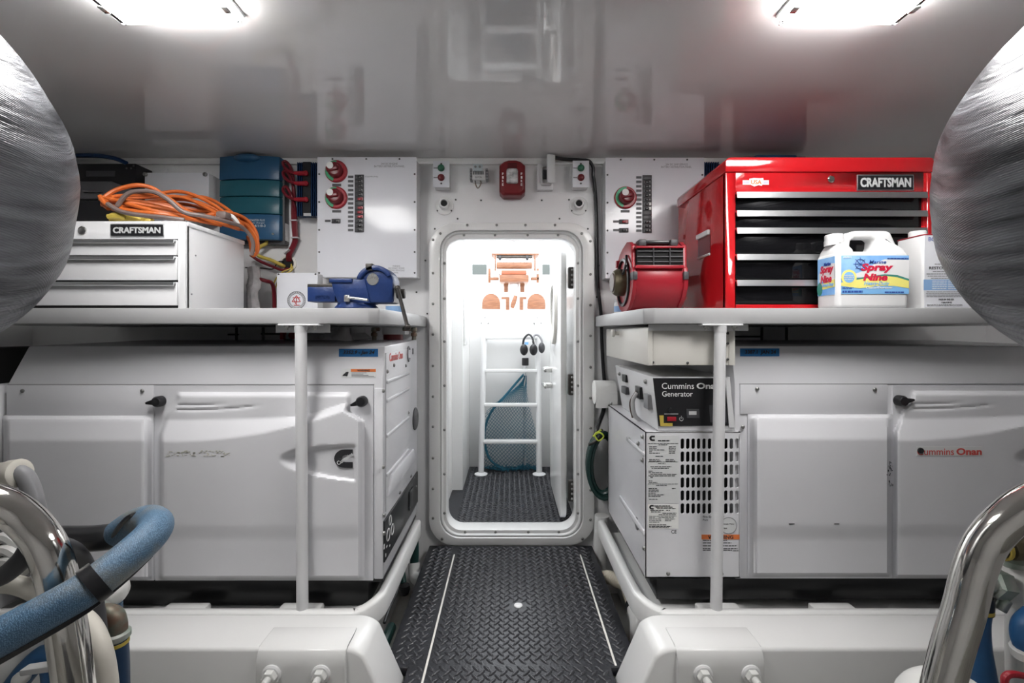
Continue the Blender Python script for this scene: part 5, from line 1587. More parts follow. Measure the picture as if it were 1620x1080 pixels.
# shoulders + handle arch: prism outline with a hole, in XZ, centred in depth
ho_ = [(1361, 397), (1355, 387), (1356, 378), (1362, 373.2), (1391, 373), (1396, 376.5), (1395, 387), (1390, 397)]
out = [(1326, 401), (1330, 392), (1336, 386), (1349, 381), (1348, 371), (1355, 364), (1364, 361.5), (1414, 361.5), (1421, 365), (1425, 374), (1431, 387), (1437, 395), (1439.5, 401)]
hw = holed_wall(0, 1, 0, 0, 0, 0, []) if False else None
def plate_hole(outer, inner, ya, yb):
    bm = bmesh.new()
    allv = []
    for y in (ya, yb):
        e = []
        for lp in (outer, inner):
            vs = [bm.verts.new((jx(p[0]), y, jz(p[1]))) for p in lp]
            e += [bm.edges.new((vs[i], vs[(i + 1) % len(vs)])) for i in range(len(vs))]
            allv.append(vs)
        bmesh.ops.triangle_fill(bm, edges=e, use_beauty=True)
    for a, b in ((allv[0], allv[2]), (allv[1], allv[3])):
        for i in range(len(a)):
            j = (i + 1) % len(a)
            bm.faces.new((a[i], a[j], b[j], b[i]))
    bmesh.ops.recalc_face_normals(bm, faces=bm.faces)
    bm.verts.index_update()
    vs = [tuple(v.co) for v in bm.verts]
    fs = [tuple(v.index for v in f.verts) for f in bm.faces]
    bm.free()
    return MB().add(vs, fs)
obj('handle', plate_hole(out, ho_, y0 + .028, y1 - .028), 'white', t, bevel=.006, seg=3, angle=60)
obj('shoulder', MB().loops([jl(jz(401), .002, x0, jx(1357)), jl(jz(393), .005, x0, jx(1357)), jl(jz(385), .012, x0, jx(1355)), jl(jz(381), .020, x0 + .004, jx(1354))], cap0=True, cap1=True), 'white', t, angle=60)
obj('shoulder', MB().loops([jl(jz(401), .002, jx(1396), x1), jl(jz(393), .007, jx(1396), x1), jl(jz(384), .016, jx(1394), x1 - .010), jl(jz(376), .024, jx(1392), x1 - .020)], cap0=True, cap1=True), 'white', t, angle=60)
nc = Vector((jx(1338), DJ + .052, jz(384)))
obj('neck', MB().lathe([(.029, 0), (.029, .016)], nc, (0, 0, 1), 24), 'white', t)
cp_ = obj('cap', MB().lathe([(.0275, .012), (.0275, .034), (.025, .037)], nc, (0, 0, 1), 30), 'white', t, bevel=.001)
# front label
DJl = DJ - .0008
def jq(name, px, m, d=DJl, par=None): return obj(name, MB().prism([(PX(x, d), PZ(y, d)) for x, y in px], 'y', d, d + .0007), m, par or t)
jq('front_label', [(1331, 404), (1438, 404), (1438, 465), (1331, 465)], 'lblue')
jq('label_white_field', [(1438, 411), (1400, 410), (1384, 416), (1377, 424), (1356, 432), (1331, 438), (1331, 440), (1400, 437), (1438, 446)], 'white', DJl - .0004)
jq('label_yellow_swoosh', [(1331, 447), (1350, 442), (1375, 436), (1400, 434.5), (1420, 437), (1438, 443), (1438, 456), (1415, 452), (1390, 452), (1360, 456), (1331, 452)], 'lyellow', DJl - .0007)
jq('label_green_line', [(1331, 440), (1354, 440), (1375, 437), (1400, 433.5), (1420, 435), (1438, 441), (1438, 444), (1420, 438.5), (1400, 436), (1375, 439.5), (1354, 442.5), (1331, 442)], 'lgreen', DJl - .0009)
jq('label_blue_swoosh', [(1331, 453), (1360, 457), (1390, 453), (1415, 453), (1438, 458), (1438, 465), (1331, 465)], 'lblue2', DJl - .0009)
tj = DJl - .0010
ptext('label_print', 'Marine', 1375, 1402, 411.5, 417, tj, 'lnavy', t, shear=.2, bold=.01)
ptext('label_print', 'Spray', 1362, 1413, 416.5, 431.5, tj, 'lred', t, shear=.2, bold=.045)
ptext('label_print', 'Nine', 1365.5, 1404, 432.5, 444, tj, 'lred', t, shear=.2, bold=.045)
ptext('label_print', 'Heavy-Duty', 1367, 1407, 445, 452.5, tj, 'lblue2', t, shear=.2, bold=.02)
ptext('label_print', 'Cleaner/Degreaser', 1370, 1412, 453, 457.5, tj, 'white', t, shear=.2, bold=.02)
ptext('label_print', '#26901S', 1334, 1347, 405.5, 408.5, tj, 'paper', t)
obj('label_print', bars([(1404, 1437, 408, 1.4), (1333, 1350, 454, .9), (1333, 1348, 456, .9), (1333, 1365, 459.5, 3.2), (1400, 1430, 461, 2)], DJl - .0012), 'lnavy', t)['kind'] = 'stuff'
wc = P(1361, 417.5, tj)
wh = MB().tube([wc + Vector((.0155 * math.cos(R(a)), 0, .0155 * math.sin(R(a)))) for a in range(0, 360, 18)], .0011, 4, closed=True)
for a in range(0, 180, 45):
    d = Vector((math.cos(R(a)), 0, math.sin(R(a)))) * .022
    wh.tube([wc - d, wc + d], .0009, 4)
obj('wheel_emblem', wh, 'lnavy', t)
sc_ = P(1343, 438.5, tj)
obj('seal', MB().lathe([(.0245, 0), (.0245, .0006)], sc_, (0, -1, 0), 28), 'lyellow', t)
obj('seal_centre', MB().lathe([(.0175, .0006), (.0175, .0011)], sc_, (0, -1, 0), 28), 'lblue2', t)
obj('seal_print', bars([(1336, 1350, 435, 1.2), (1335, 1351, 438, 1.2), (1337, 1349, 441, 1.2)], tj - .0012), 'label', t)['kind'] = 'stuff'
# side label (faces the walkway)
xsd = x0 - .0006
def sy(f): return y0 + .012 + f * (y1 - y0 - .024)
def side(name, pts, m, k=1): return obj(name, MB().prism([(sy(a), b) for a, b in pts], 'x', xsd - .0005 * k, x0 + .0002), m, t)
zL0, zL1 = jz(465), jz(404)
def sz_(v): return zL1 + (zL0 - zL1) * v
side('side_label', [(0, sz_(0)), (1, sz_(0)), (1, sz_(1)), (0, sz_(1))], 'lblue')
side('side_white_field', [(0, sz_(.18)), (.5, sz_(.16)), (.9, sz_(.4)), (.9, sz_(.62)), (0, sz_(.62))], 'white', 1.6)
side('side_yellow_swoosh', [(0, sz_(.60)), (.95, sz_(.7)), (.95, sz_(.85)), (0, sz_(.80))], 'lyellow', 2)
for s, a, b, v0, v1, m_ in (('Marine', .2, .6, .12, .22, 'lnavy'), ('Spray', .04, .82, .2, .46, 'lred'), ('Nine', .15, .8, .46, .67, 'lred'), ('Heavy-Duty', .02, .7, .68, .79, 'lblue2')):
    text('label_print', s, sy(a), sy(b), sz_(v1), sz_(v0), xsd - .0014, m_, t, shear=.2, bold=.04, face='left')
side('side_seal', [(.86 + .16 * math.cos(R(a)), sz_(.82 + .18 * math.sin(R(a)))) for a in range(0, 360, 24)], 'lgreen', 2.5)

# white rectangular can
DK = 1.475
t = thing('cleaner_can', 'white rectangular cleaner can with pale blue label band beside the jug', 'can', (PX(1500, DK), DK + .05, ZS))
kx0, kx1, ky1 = PX(1461, DK), PX(1541, DK), DK + .105
zt3 = PZ(371, DK)
obj('body', MB().loops([[(p[0], p[1], z) for p in rrect(kx0, kx1, DK, ky1, .012, 4)] for z in (ZS, zt3)], cap0=True, cap1=True), 'white', t, bevel=.002, angle=50)
obj('top_rim', MB().tube([(p[0], p[1], zt3) for p in rrect(kx0, kx1, DK, ky1, .012, 4)], .0022, 6, closed=True), 'redplastic', t)
obj('cap', MB().lathe([(.024, 0), (.024, .018), (.021, .021)], (PX(1473, DK), DK + .05, zt3), (0, 0, 1), 26), 'white', t)
obj('front_label', MB().pbox(1462.5, 1534, 372, 486, DK - .0006, DK), 'panel', t)
DKl = DK - .0008
ptext('label_print', 'BOAT CLEANER', 1469, 1529, 375, 381.5, DKl, 'lnavy', t)
ptext('label_print', 'RESTORATION', 1470, 1518, 421.5, 426, DKl, 'ink', t, bold=.01)
obj('label_print', bars([(1479, 1515, 417, 1.2), (1476, 1515, 429, 1), (1466, 1512, 432.5, 1.2), (1468, 1514, 436, 1.2), (1473, 1520, 439.5, 1.2)], DKl), 'inkgrey', t)['kind'] = 'stuff'
obj('label_band', MB().pbox(1461.5, 1526, 442, 459, DKl, DKl + .0006), 'canblue', t)
obj('label_print', bars([(1475, 1498, 444 + k * 3, .9) for k in range(5)] + [(1500, 1515, 444 + k * 3, .9) for k in range(5)], DKl), 'paper', t)['kind'] = 'stuff'
obj('label_print', bars([(1466, 1523, 461, .9), (1465, 1524, 463.5, .9), (1466, 1520, 466, .9), (1466, 1522, 468.5, .9)], DKl), 'inkgrey', t)['kind'] = 'stuff'
ptext('label_print', 'MADE IN THE USA', 1485, 1509, 472, 475, DKl, 'ink', t)
ptext('label_print', '1 GAL/128 OZ', 1489, 1506, 477, 479.5, DKl, 'ink', t)
ptext('label_print', 'BOATCLEANERPRO.COM', 1467, 1522, 481, 484, DKl, 'inkgrey', t)
t = thing('blue_bottle', 'blue bottle on the shelf tucked beside the white rectangular can', 'bottle', (PX(1562, DK), DK + .05, ZS))
obj('body', MB().lathe([(.033, 0), (.035, .005), (.035, .12), (.014, .15), (.014, .165)], (PX(1560, DK), DK + .055, ZS), (0, 0, 1), 22), 'canblue', t)
obj('cap', MB().lathe([(.016, .163), (.016, .185)], (PX(1560, DK), DK + .055, ZS), (0, 0, 1), 18), 'white', t)

# drawer box slung under the right shelf
t = thing('under_shelf_drawer', 'cream drawer box slung under the white shelf above the control box', 'drawer', (.58, 1.8, PZ(578, 1.47)))
Dd = 1.492
dx0, dx1 = PX(1027, Dd), PX(1155, Dd)
dz0, dz1 = PZ(577.5, Dd), ZSB - .008
obj('box', MB().box(dx0 + .012, dx1, Dd, 2.12, dz0, dz1), 'cream', t, bevel=.002)
obj('drawer_front', MB().box(dx0 - .006, dx0 + .011, Dd - .004, 2.12, dz0 - .001, dz1 - .004), 'cream', t, bevel=.002)
obj('knob', MB().lathe([(.008, 0), (.008, .014), (.016, .020), (.016, .028), (.012, .031)], (dx0 - .006, 1.88, PZ(527, 1.88)), (-1, 0, 0), 18), 'cream', t)
obj('hanger_strip', MB().box(dx1 - .005, dx1 + .015, Dd - .003, Dd + .02, dz0, dz1), 'cream', t, bevel=.001)
copies('screw', SCREW, [P(1151.5, 527, Dd - .005), P(1151.5, 543, Dd - .005), P(1151.5, 568, Dd - .005), P(1033, 573, Dd - .002), P(1088, 574, Dd - .002)], t)
# shelf bracket angle
o = obj('shelf_bracket', MB().box(PX(1028, 1.47), PX(1188, 1.47), 1.4845, 1.4875, ZSB - .022, ZSB - .001), 'powder', bevel=.001)
tag(o, 'flat white angle bracket under the shelf edge above the cream drawer', 'bracket')
o = obj('shelf_bracket', MB().box(PX(436, 1.5), PX(522, 1.5), 1.50, 1.504, ZSB - .028, ZSB - .001), 'powder', bevel=.001)
tag(o, 'flat white angle bracket under the shelf edge below the vise', 'bracket')

# ------------------------------------------------------------------ between the shelves and the generator tops
ztg = PZ(547, 1.56) + .012
o = obj('wire_rack', MB().cyl((-1.32, 2.2, ztg - .3), (-1.32, 2.2, 1.06), .006).cyl((-1.19, 2.2, ztg - .3), (-1.19, 2.2, 1.06), .006).cyl((-1.36, 2.2, 1.025), (-1.31, 2.2, 1.025), .004).cyl((-1.2, 2.2, 1.028), (-1.08, 2.2, 1.028), .004), 'black')
tag(o, 'black wire rack on the wall above the generator with the C logo', 'rack')
o = obj('wire_rack', MB().cyl((1.22, 2.2, ztg - .3), (1.22, 2.2, 1.06), .006).cyl((1.34, 2.2, ztg - .3), (1.34, 2.2, 1.06), .006).cyl((1.08, 2.2, 1.015), (1.22, 2.2, 1.015), .004), 'black')
tag(o, 'black wire rack on the wall above the generator with the slotted grille', 'rack')
o = obj('cable_coil', MB().tube([(-1.07 + .03 * math.cos(R(a)), 2.19 + a * .00002, 1.02 + .02 * math.sin(R(a))) for a in range(0, 900, 24)], .004, 6), 'black')
tag(o, 'small coil of black cable on the wire rack above the C-logo generator', 'cable')
t = thing('fuel_filter', 'white filter heads with red bowl showing under the shelf behind the vise', 'filter', (-.5, 2.05, ztg))
Df = 2.02
obj('bracket_plate', MB().pbox(438, 522, 517, 524, Df, Df + .02), 'powder', t, bevel=.002)
obj('red_post', MB().pbox(443, 448, 523, 537, Df, Df + .03), 'redplastic', t)
obj('red_dial', MB().lathe([(.017, 0), (.017, .01)], P(464, 530.5, Df), (0, -1, 0), 20), 'redplastic', t)
obj('block', MB().pbox(448, 505, 529, 536.5, Df + .02, Df + .08), 'lgrey', t, bevel=.003)
obj('filter_bell', MB().lathe([(.050, 0), (.045, .012), (.028, .030), (.022, .056)], Vector((PX(542, 2.0), 2.0, ztg + .001)), (.15, 0, 1), 20), 'white', t)
obj('filter_bell', MB().lathe([(.06, 0), (.052, .012), (.035, .030), (.034, .056)], Vector((PX(566, 2.06), 2.06, ztg + .001)), (-.1, 0, 1), 20), 'white', t)
obj('filter_head', MB().pbox(604, 641, 517, 529, 2.04, 2.12), 'white', t, bevel=.005)
obj('red_bowl', MB().lathe([(.044, 0), (.044, .045)], Vector((PX(622, 2.09), 2.09, ztg + .001)), (0, 0, 1), 22), 'darkred', t)
for x in (592, 655):
    obj('pipe_union', MB().lathe([(.010, 0), (.010, .016), (.014, .018), (.014, .030), (.009, .034), (.013, .040), (.013, .052), (.010, .056)], Vector((PX(x, 2.0), 2.0, ztg + .001)), (0, 0, 1), 12), 'bronze', t)
    obj('pipe_elbow', MB().cyl(P(x, 520.5, 2.0), P(x + (9 if x < 600 else -18), 520.5, 2.0), .008), 'bronze', t, bevel=.002)
o = obj('dark_locker', MB().box(-1.95, -1.76, 1.66, 2.2, .10, .98), 'dark', bevel=.01)
tag(o, 'black cabinet beyond the far end of the C-logo generator', 'cabinet')
o = obj('white_locker', MB().box(-1.755, -1.712, 1.50, 1.9, .10, .86), 'gen', bevel=.015)
tag(o, 'narrow white casing beside the far end of the C-logo generator', 'casing')

# ------------------------------------------------------------------ around the right generator
t = thing('paper_towel', 'white paper towel roll on the wall between the hatch and the control box', 'paper towel', P(948, 640, 2.16))
obj('roll', MB().cyl((PX(939, 2.16), 2.157, PZ(620, 2.16)), (PX(939, 2.16) + .10, 2.157, PZ(620, 2.16)), .056, n=28), 'paper', t, bevel=.004)
obj('loose_sheet', MB().box(PX(939, 2.16), PX(939, 2.16) + .10, 2.1012, 2.1024, PZ(642, 2.16), PZ(618, 2.16)), 'paper', t)
obj('holder', MB().box(PX(939, 2.16) + .099, PX(939, 2.16) + .106, 2.145, DW, PZ(620, 2.16) - .012, PZ(620, 2.16) + .012), 'steel', t, bevel=.002)
t = thing('hose_coil', 'coil of dark green hose hanging on the wall beside the slotted generator', 'hose', P(945, 780, 2.15))
rnd = random.Random(2)
for k in range(5):
    c = Vector((PX(953, 2.17), 2.128 + k * .0155, PZ(733, 2.17)))
    w, h = .066 + rnd.uniform(-.008, .008), .145 + rnd.uniform(-.012, .008)
    obj('coil', MB().tube([c + Vector((w * math.cos(R(a)), .01 * math.sin(R(a * 2)), h * math.sin(R(a)))) for a in range(0, 360, 15)], .011, 8, closed=True), 'ghose', t)
obj('yellow_tie', MB().tube([P(938, 690, 2.08), P(948, 684, 2.07), P(955, 690, 2.07), P(947, 697, 2.07), P(941, 687, 2.07), P(951, 680, 2.08)], .0035, 6, smooth=5), mat('lime_cord', (.6, .7, .08), .6), t)
obj('hook', MB().tube([P(932, 703, 2.10), P(940, 699, 2.09), P(948, 692, 2.10), P(952, 680, 2.2)], .007, 8, smooth=4), 'iron', t)
o = obj('black_hose', MB().tube([P(957, 612, 2.231), P(957, 635, 2.231), P(954, 652, 2.19), P(948, 668, 2.12), P(944, 680, 2.093), P(941, 690, 2.090)], .010, 8, smooth=5), 'black')
tag(o, 'black hose hanging down to the dark green hose coil', 'hose')
t = thing('drain_pipe', 'white drain pipe rising beside the walkway under the slotted generator tray', 'pipe', (PX(948, 2.18), 2.18, -.25))
obj('pipe', MB().cyl((PX(946, 2.19), 2.19, -.25), (PX(952, 2.19), 2.19, PZ(815, 2.19)), .034, n=20), 'gel', t)
t = thing('corrugated_hose', 'beige corrugated hose with white elbow beside the walkway', 'hose', P(1000, 970, 1.75))
pth = catmull([Vector((.34, 2.07, -.075)), Vector((.39, 2.045, -.070)), Vector((.434, 2.0, -.040)), Vector((.458, 1.93, -.018)), P(990, 925, 1.86), P(998, 945, 1.80), P(1003, 962, 1.76)], 14)
obj('hose', MB().tube(pth, [.026 + (.0025 if i % 3 == 0 else 0) for i in range(len(pth))], 14), 'beige', t)
obj('elbow', MB().tube([P(1003, 958, 1.77), P(1008, 975, 1.73), P(1010, 990, 1.70), P(1010, 1020, 1.70)], .032, 14, smooth=4), 'gel', t)
obj('band', MB().cyl(P(1001, 956, 1.775), P(1003, 963, 1.755), .030, n=16), 'black', t)
# left of the walkway
t = thing('bilge_hoses', 'dark green bilge hoses with a white elbow left of the walkway', 'hose', (-.42, 1.9, -.25))
obj('hose', MB().tube([Vector((PX(655, 2.12), 2.12, .0745)), P(656, 870, 2.12), P(655, 895, 2.11)], .020, 12, smooth=4), 'ghose', t)
obj('elbow', MB().tube([P(655, 890, 2.11), P(656, 908, 2.09), P(662, 918, 2.06), P(678, 922, 2.03)], .027, 14, smooth=5), 'gel', t)
obj('hose', MB().tube([P(634, 880, 1.98), P(636, 905, 1.96), P(638, 922, 1.94)], .014, 10, smooth=4), 'ghose', t)
obj('clamp_knob', MB().lathe([(.022, 0), (.024, .02), (.016, .04)], P(640, 925, 1.95), (0, 0, -1), 14), 'black', t)
obj('hose', MB().tube([(-.455, 1.75, -.10), (-.45, 1.66, -.085), (-.455, 1.56, -.09), (-.46, 1.44, -.12)], .020, 10, smooth=5), 'ghose', t)
obj('hose', MB().tube([P(634, 905, 1.95), P(628, 935, 1.85), P(615, 965, 1.72), P(608, 985, 1.66)], .006, 8, smooth=5), 'black', t)

# ------------------------------------------------------------------ wrapped exhausts
def exhaust(label, c, r, sg):
    t = thing('wrapped_exhaust', label, 'exhaust', (c[0], c[1], c[2] - r))
    def fn(d):
        a = math.sin(9 * d.z + 5 * d.x + 2.5 * math.sin(3 * d.y)) * .006 + math.sin(31 * (d.z * .8 + d.x * .6 * sg) + 3 * d.y) * .0022
        return 1 + a
    mw = 'wrapl' if sg < 0 else 'wrapr'
    obj('lagged_bulb', MB().sphere(c, r, 96, 64, fn), mw, t, angle=180)
    obj('lagged_pipe', MB().tube([Vector(c) + Vector((sg * r * .5, 0, 0)), Vector(c) + Vector((sg * r * .9, -.02, -.05)), Vector((sg * XS, c[1] - .1, c[2] - .12))], .27, 32, smooth=4), mw, t)
exhaust('large bulb of silver-grey wrapped exhaust near the white tool chest', (-1.7856 * .72, .72, H + .4168 * .72), .6127 * .72, -1)
exhaust('large bulb of silver-grey wrapped exhaust near the red tool chest', (1.7111 * .74, .74, H + .3956 * .74), .5817 * .74, 1)

# ------------------------------------------------------------------ foreground pipework, left
DF = .75
def rail(label, pts, r):
    o = obj('steel_rail', MB().tube(pts, r, 24, smooth=10), 'chrome', angle=180)
    tag(o, label, 'rail')
rail('polished stainless rail bending down under the blue hose', [P(-160, 775, .75), P(-60, 782, .76), P(0, 797, .77), P(40, 822, .78), P(70, 858, .78), P(88, 905, .78), P(99, 960, .78), P(109, 1020, .78), P(118, 1090, .78), P(130, 1200, .78), P(146, 1420, .78), P(160, 1700, .78)], .028)
t = thing('blue_hose', 'thick woven blue hose with black clamp curling past the stainless rail', 'hose', P(140, 930, .74))
hp = [P(-170, 1095, .60), P(-80, 1050, .63), P(0, 1008, .655), P(100, 953, .695), P(147, 924, .72), P(200, 882, .76), P(235, 850, .80), P(247, 831, .84), P(236, 822, .88), P(212, 828, .91), P(190, 842, .93)]
obj('hose', MB().tube(hp, .0276, 24, smooth=8), 'hose', t, angle=180)
obj('black_sleeve', MB().tube([P(205, 832, .915), P(185, 846, .935), P(150, 851, .95), P(105, 852, .97), P(20, 850, 1.0), P(-80, 850, 1.02)], .026, 18, smooth=6), 'black', t, angle=180)
cdir = (P(170, 906, .737) - P(125, 938, .71)).normalized()
obj('clamp', MB().lathe([(.0285, -.009), (.0315, -.009), (.0315, .009), (.0285, .009)], P(150, 921.5, .7218), cdir, 28, cap=False), 'black', t)
obj('loom', MB().tube([p + Vector((.004, -.006, -.027)) for p in hp[1:7]], .009, 8, smooth=6), 'black', t)
obj('strap', MB().tube([P(180, 848, .90), P(190, 832, .88), P(205, 817, .87), P(222, 812, .87)], .005, 6, smooth=4), 'black', t)
o = obj('grey_hose', MB().tube([P(-50, 760, .86), P(-10, 752, .86), P(18, 746, .86), P(38, 752, .86), P(50, 775, .86), P(56, 800, .86), P(60, 830, .87), P(70, 880, .9)], .0145, 14, smooth=6), 'grey', angle=180)
tag(o, 'grey hose coming out of a white sleeve above the stainless rail', 'hose')
t = thing('pipe_sleeve', 'white sleeve clamped round the grey hose above the stainless rail', 'sleeve', P(10, 760, .85))
obj('sleeve', MB().tube([P(-60, 768, .86), P(-10, 756, .86), P(22, 748, .86)], .022, 18), 'whose', t)
obj('collar', MB().lathe([(.0215, -.012), (.0265, -.012), (.0265, .010), (.018, .012)], P(24, 749, .86), P(24, 747, .86) - P(0, 751, .86), 20), 'whose', t, bevel=.002)
obj('collar', MB().lathe([(.0215, -.006), (.0255, -.006), (.0255, .006), (.0215, .006)], P(8, 752, .86), P(24, 747, .86) - P(0, 751, .86), 20), 'whose', t)
o = obj('cream_hose', MB().tube([P(-40, 925, .86), P(20, 924, .87), P(60, 938, .88), P(105, 962, .88), P(140, 985, .87), P(160, 1025, .86), P(170, 1075, .86), P(174, 1140, .86)], .0165, 14, smooth=6), 'whose', angle=180)
tag(o, 'cream hose running behind the stainless rail below the blue hose', 'hose')
o = obj('grey_pipe', MB().tube([P(-40, 925, .80), P(5, 910, .80), P(35, 885, .80), P(55, 860, .81), P(90, 862, .84), P(120, 875, .89), P(140, 910, .93), P(150, 960, .93), P(156, 1020, .93), P(158, 1120, .93)], .016, 14, smooth=6), 'dgrey', angle=180)
tag(o, 'dark grey hose bending behind the stainless rail', 'hose')
t = thing('bronze_elbow_hose', 'navy hose with yellow band on a weathered bronze elbow below the blue hose', 'hose', P(186, 1070, .98))
De = .98
obj('elbow', MB().tube([P(150, 973, De), P(166, 971, De), P(178, 975, De), P(183, 990, De), P(183, 1003, De)], .021, 14, smooth=5), 'bronze', t)
obj('elbow_collar', MB().lathe([(.022, 0), (.027, .004), (.027, .014), (.022, .018)], P(183, 998, De), (0, 0, -1), 18), 'corr', t)
obj('elbow_collar', MB().lathe([(.020, 0), (.024, .003), (.024, .012), (.020, .015)], P(164, 971, De), (-1, 0, 0), 18), 'corr', t)
obj('yellow_band', MB().lathe([(.0235, 0), (.0235, .007)], P(183.5, 1013, De), (0, 0, -1), 18), 'yellow', t)
obj('hose', MB().tube([P(183, 1008, De), P(185, 1040, De), P(186, 1080, De), P(186, 1150, De), P(186, 1240, De)], .0215, 16, smooth=4), 'navyhose', t)
t = thing('white_pump', 'white pump body behind the blue hose and bronze elbow', 'pump', P(175, 960, 1.02))
obj('dome', MB().sphere(P(172, 935, 1.04), (.038, .04, .036), 20, 14), 'engw', t)
obj('flange', MB().lathe([(.032, 0), (.032, .012)], P(166, 958, 1.03), (0, 0, -1), 18), 'hose', t)
obj('stem', MB().cyl(P(165, 958, 1.03), P(160, 1010, 1.03), .018), 'engw', t)
# engine block glimpsed at the lower left
t = thing('marine_engine', 'white marine engine with black ribbed hoses glimpsed behind the left stainless rail', 'engine', (-.98, .75, -.25))
obj('block', MB().box(-1.65, -1.02, .30, .85, -.25, .50), 'engw', t, bevel=.03, seg=3)
obj('valve_cover', MB().box(-1.6, -1.06, .35, .82, .50, .60), 'engw', t, bevel=.03, seg=3)
for k in range(3):
    obj('cover_rib', MB().tube([P(-30, 868 + k * 20, .915 - .01 * k), P(5, 850 + k * 20, .915 - .01 * k), P(28, 862 + k * 17, .915 - .01 * k), P(44, 874 + k * 14, .915 - .01 * k)], .011, 8, smooth=5), 'engw', t)
    obj('ribbed_hose', MB().tube([P(-30, 882 + k * 18, .925 - .01 * k), P(5, 862 + k * 18, .925 - .01 * k), P(28, 868 + k * 16, .925 - .01 * k), P(44, 882 + k * 14, .925 - .01 * k)], .010, 8, smooth=5), 'black', t)
obj('housing', MB().tube([P(-20, 1055, .90), P(30, 1035, .91), P(62, 1008, .92), P(84, 990, .93)], [.055, .058, .052, .045], 18, smooth=4), 'engw', t)
obj('housing_lug', MB().sphere(P(34, 1072, .85), (.014, .014, .012), 14, 10), 'engw', t)
obj('bracket', MB().pbox(30, 95, 1058, 1068, .83, .85).rot(-8, 'Y', P(60, 1064, .84)), 'lgrey', t, bevel=.003)
obj('blue_branch', MB().tube([P(20, 1090, .87), P(45, 1058, .87), P(72, 1036, .88), P(86, 1060, .88), P(86, 1140, .88)], .020, 14, smooth=5), 'bluehose', t)
obj('side_cover', MB().pbox(45, 72, 890, 935, .90, .93), 'engw', t, bevel=.008)

# ------------------------------------------------------------------ foreground pipework, right
rail('polished stainless rail bending down near the blue raw-water hose', [P(1800, 770, .72), P(1700, 772, .72), P(1640, 790, .73), P(1595, 820, .74), P(1560, 858, .75), P(1540, 905, .75), P(1526, 960, .75), P(1511, 1010, .75), P(1497, 1060, .75), P(1484, 1110, .75), P(1440, 1290, .75), P(1340, 1700, .75)], .027)
t = thing('rail_base', 'white rounded moulding at the foot of the right stainless rail', 'moulding', P(1500, 1100, .78))
obj('moulding', MB().sphere(P(1505, 1135, .82), (.085, .08, .075), 28, 18), 'engw', t)
obj('pedestal', MB().box(PX(1430, .82), PX(1590, .82), .76, .90, -.25, PZ(1150, .82)), 'engw', t, bevel=.02)
t = thing('raw_water_hose', 'blue raw-water hose with yellow band hanging from a pale alloy elbow', 'hose', P(1545, 1070, .95))
De = .95
obj('hose', MB().tube([P(1546, 962, De), P(1543, 985, De), P(1545, 1020, De), P(1552, 1060, De), P(1562, 1120, De), P(1570, 1250, De)], .0235, 16, smooth=5), 'bluehose', t, angle=180)
obj('yellow_band', MB().lathe([(.026, 0), (.026, .007)], P(1546, 959, De), (0, 0, -1), 20), 'yellow', t)
obj('cuff', MB().lathe([(.023, 0), (.025, .01), (.025, .034)], P(1548, 940, De), (-.05, 0, -1), 18), 'black', t)
obj('elbow', MB().tube([P(1548, 944, De), P(1548, 930, De), P(1556, 922, De), P(1572, 920, De)], .019, 14, smooth=5), 'corr', t)
obj('hex_union', MB().lathe([(.024, 0), (.030, .004), (.030, .030), (.022, .034)], P(1566, 921, De), (1, 0, -.15), 6), 'corr', t)
obj('drain_cock', MB().cyl(P(1592, 948, De - .01), P(1582, 965, De - .01), .010), 'corr', t, bevel=.002)
t = thing('strainer', 'white round strainer body with olive fitting beside the right stainless rail', 'strainer', P(1620, 990, .95))
obj('body', MB().sphere(P(1622, 922, .97), (.062, .06, .058), 28, 18), 'engw', t)
obj('lug', MB().sphere(P(1578, 905, .98), (.018, .02, .018), 14, 10), 'engw', t)
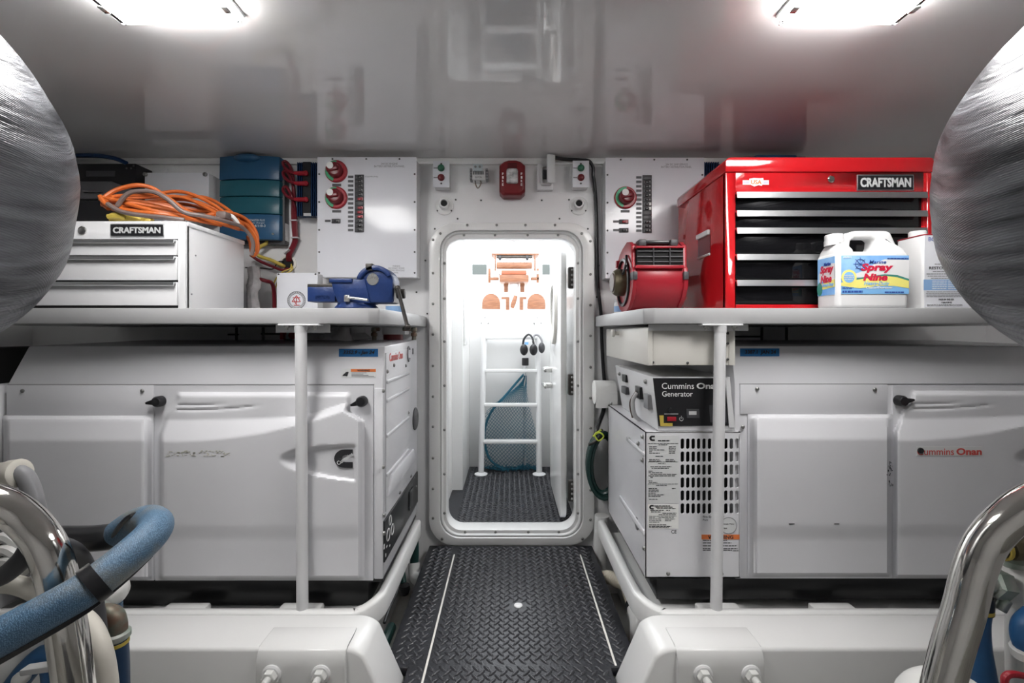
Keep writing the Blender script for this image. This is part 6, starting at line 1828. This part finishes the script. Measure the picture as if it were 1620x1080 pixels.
obj('neck', MB().lathe([(.034, 0), (.034, .02), (.026, .03)], P(1612, 898, .97), (-.1, 0, 1), 18), 'corr', t)
obj('fitting', MB().tube([P(1640, 862, .95), P(1612, 866, .95), P(1592, 866, .95)], .026, 8), 'olive', t, bevel=.002)
obj('yellow_band', MB().lathe([(.025, 0), (.025, .007)], P(1586, 866, .95), (-1, 0, 0), 18), 'yellow', t)
obj('black_hose', MB().tube([P(1588, 866, .95), P(1578, 866, .95), P(1566, 867, .955)], .0215, 14, smooth=4), 'black', t)
obj('stand', MB().cyl(P(1622, 940, .97), (PX(1622, .97), .97, -.25), .03), 'engw', t)
o = obj('red_lead', MB().tube([P(1590, 1085, .85), P(1590, 1072, .85), P(1600, 1066, .85), P(1625, 1070, .85), P(1680, 1085, .85)], .006, 8, smooth=5), 'redplastic')
tag(o, 'red looped lead at the foot of the right stainless rail', 'lead')
t = thing('blue_elbow_hose', 'blue hose end with white collar beside the strainer', 'hose', P(1625, 1040, .9))
obj('hose', MB().tube([P(1640, 975, .9), P(1624, 990, .9), P(1622, 1010, .9), P(1628, 1025, .9)], .022, 14, smooth=5), 'bluehose', t)
obj('collar', MB().lathe([(.022, 0), (.027, .004), (.027, .02)], P(1626, 1022, .9), (.2, 0, -1), 18), 'engw', t)
o = obj('black_pipe', MB().tube([P(1518, 985, 1.0), P(1524, 1020, 1.0), P(1532, 1090, 1.0), P(1540, 1250, 1.0)], .018, 12, smooth=5), 'black')
tag(o, 'black pipe running down beside the blue raw-water hose', 'pipe')

# pale lockers either side of the chair in the cockpit
for a, b, lab in ((746, 771, 'grey cockpit locker panel left of the fishing chair'), (857, 871, 'grey cockpit locker panel by the open hatch leaf, right of the fishing chair')):
    t = thing('cockpit_locker', lab, 'locker', P((a + b) / 2, 436, 5.6))
    obj('cabinet', MB().box(PX(a, 5.6), PX(b, 5.6), 5.6, 5.9, ZD - .02, PZ(417, 5.6)), 'white', t, bevel=.01)
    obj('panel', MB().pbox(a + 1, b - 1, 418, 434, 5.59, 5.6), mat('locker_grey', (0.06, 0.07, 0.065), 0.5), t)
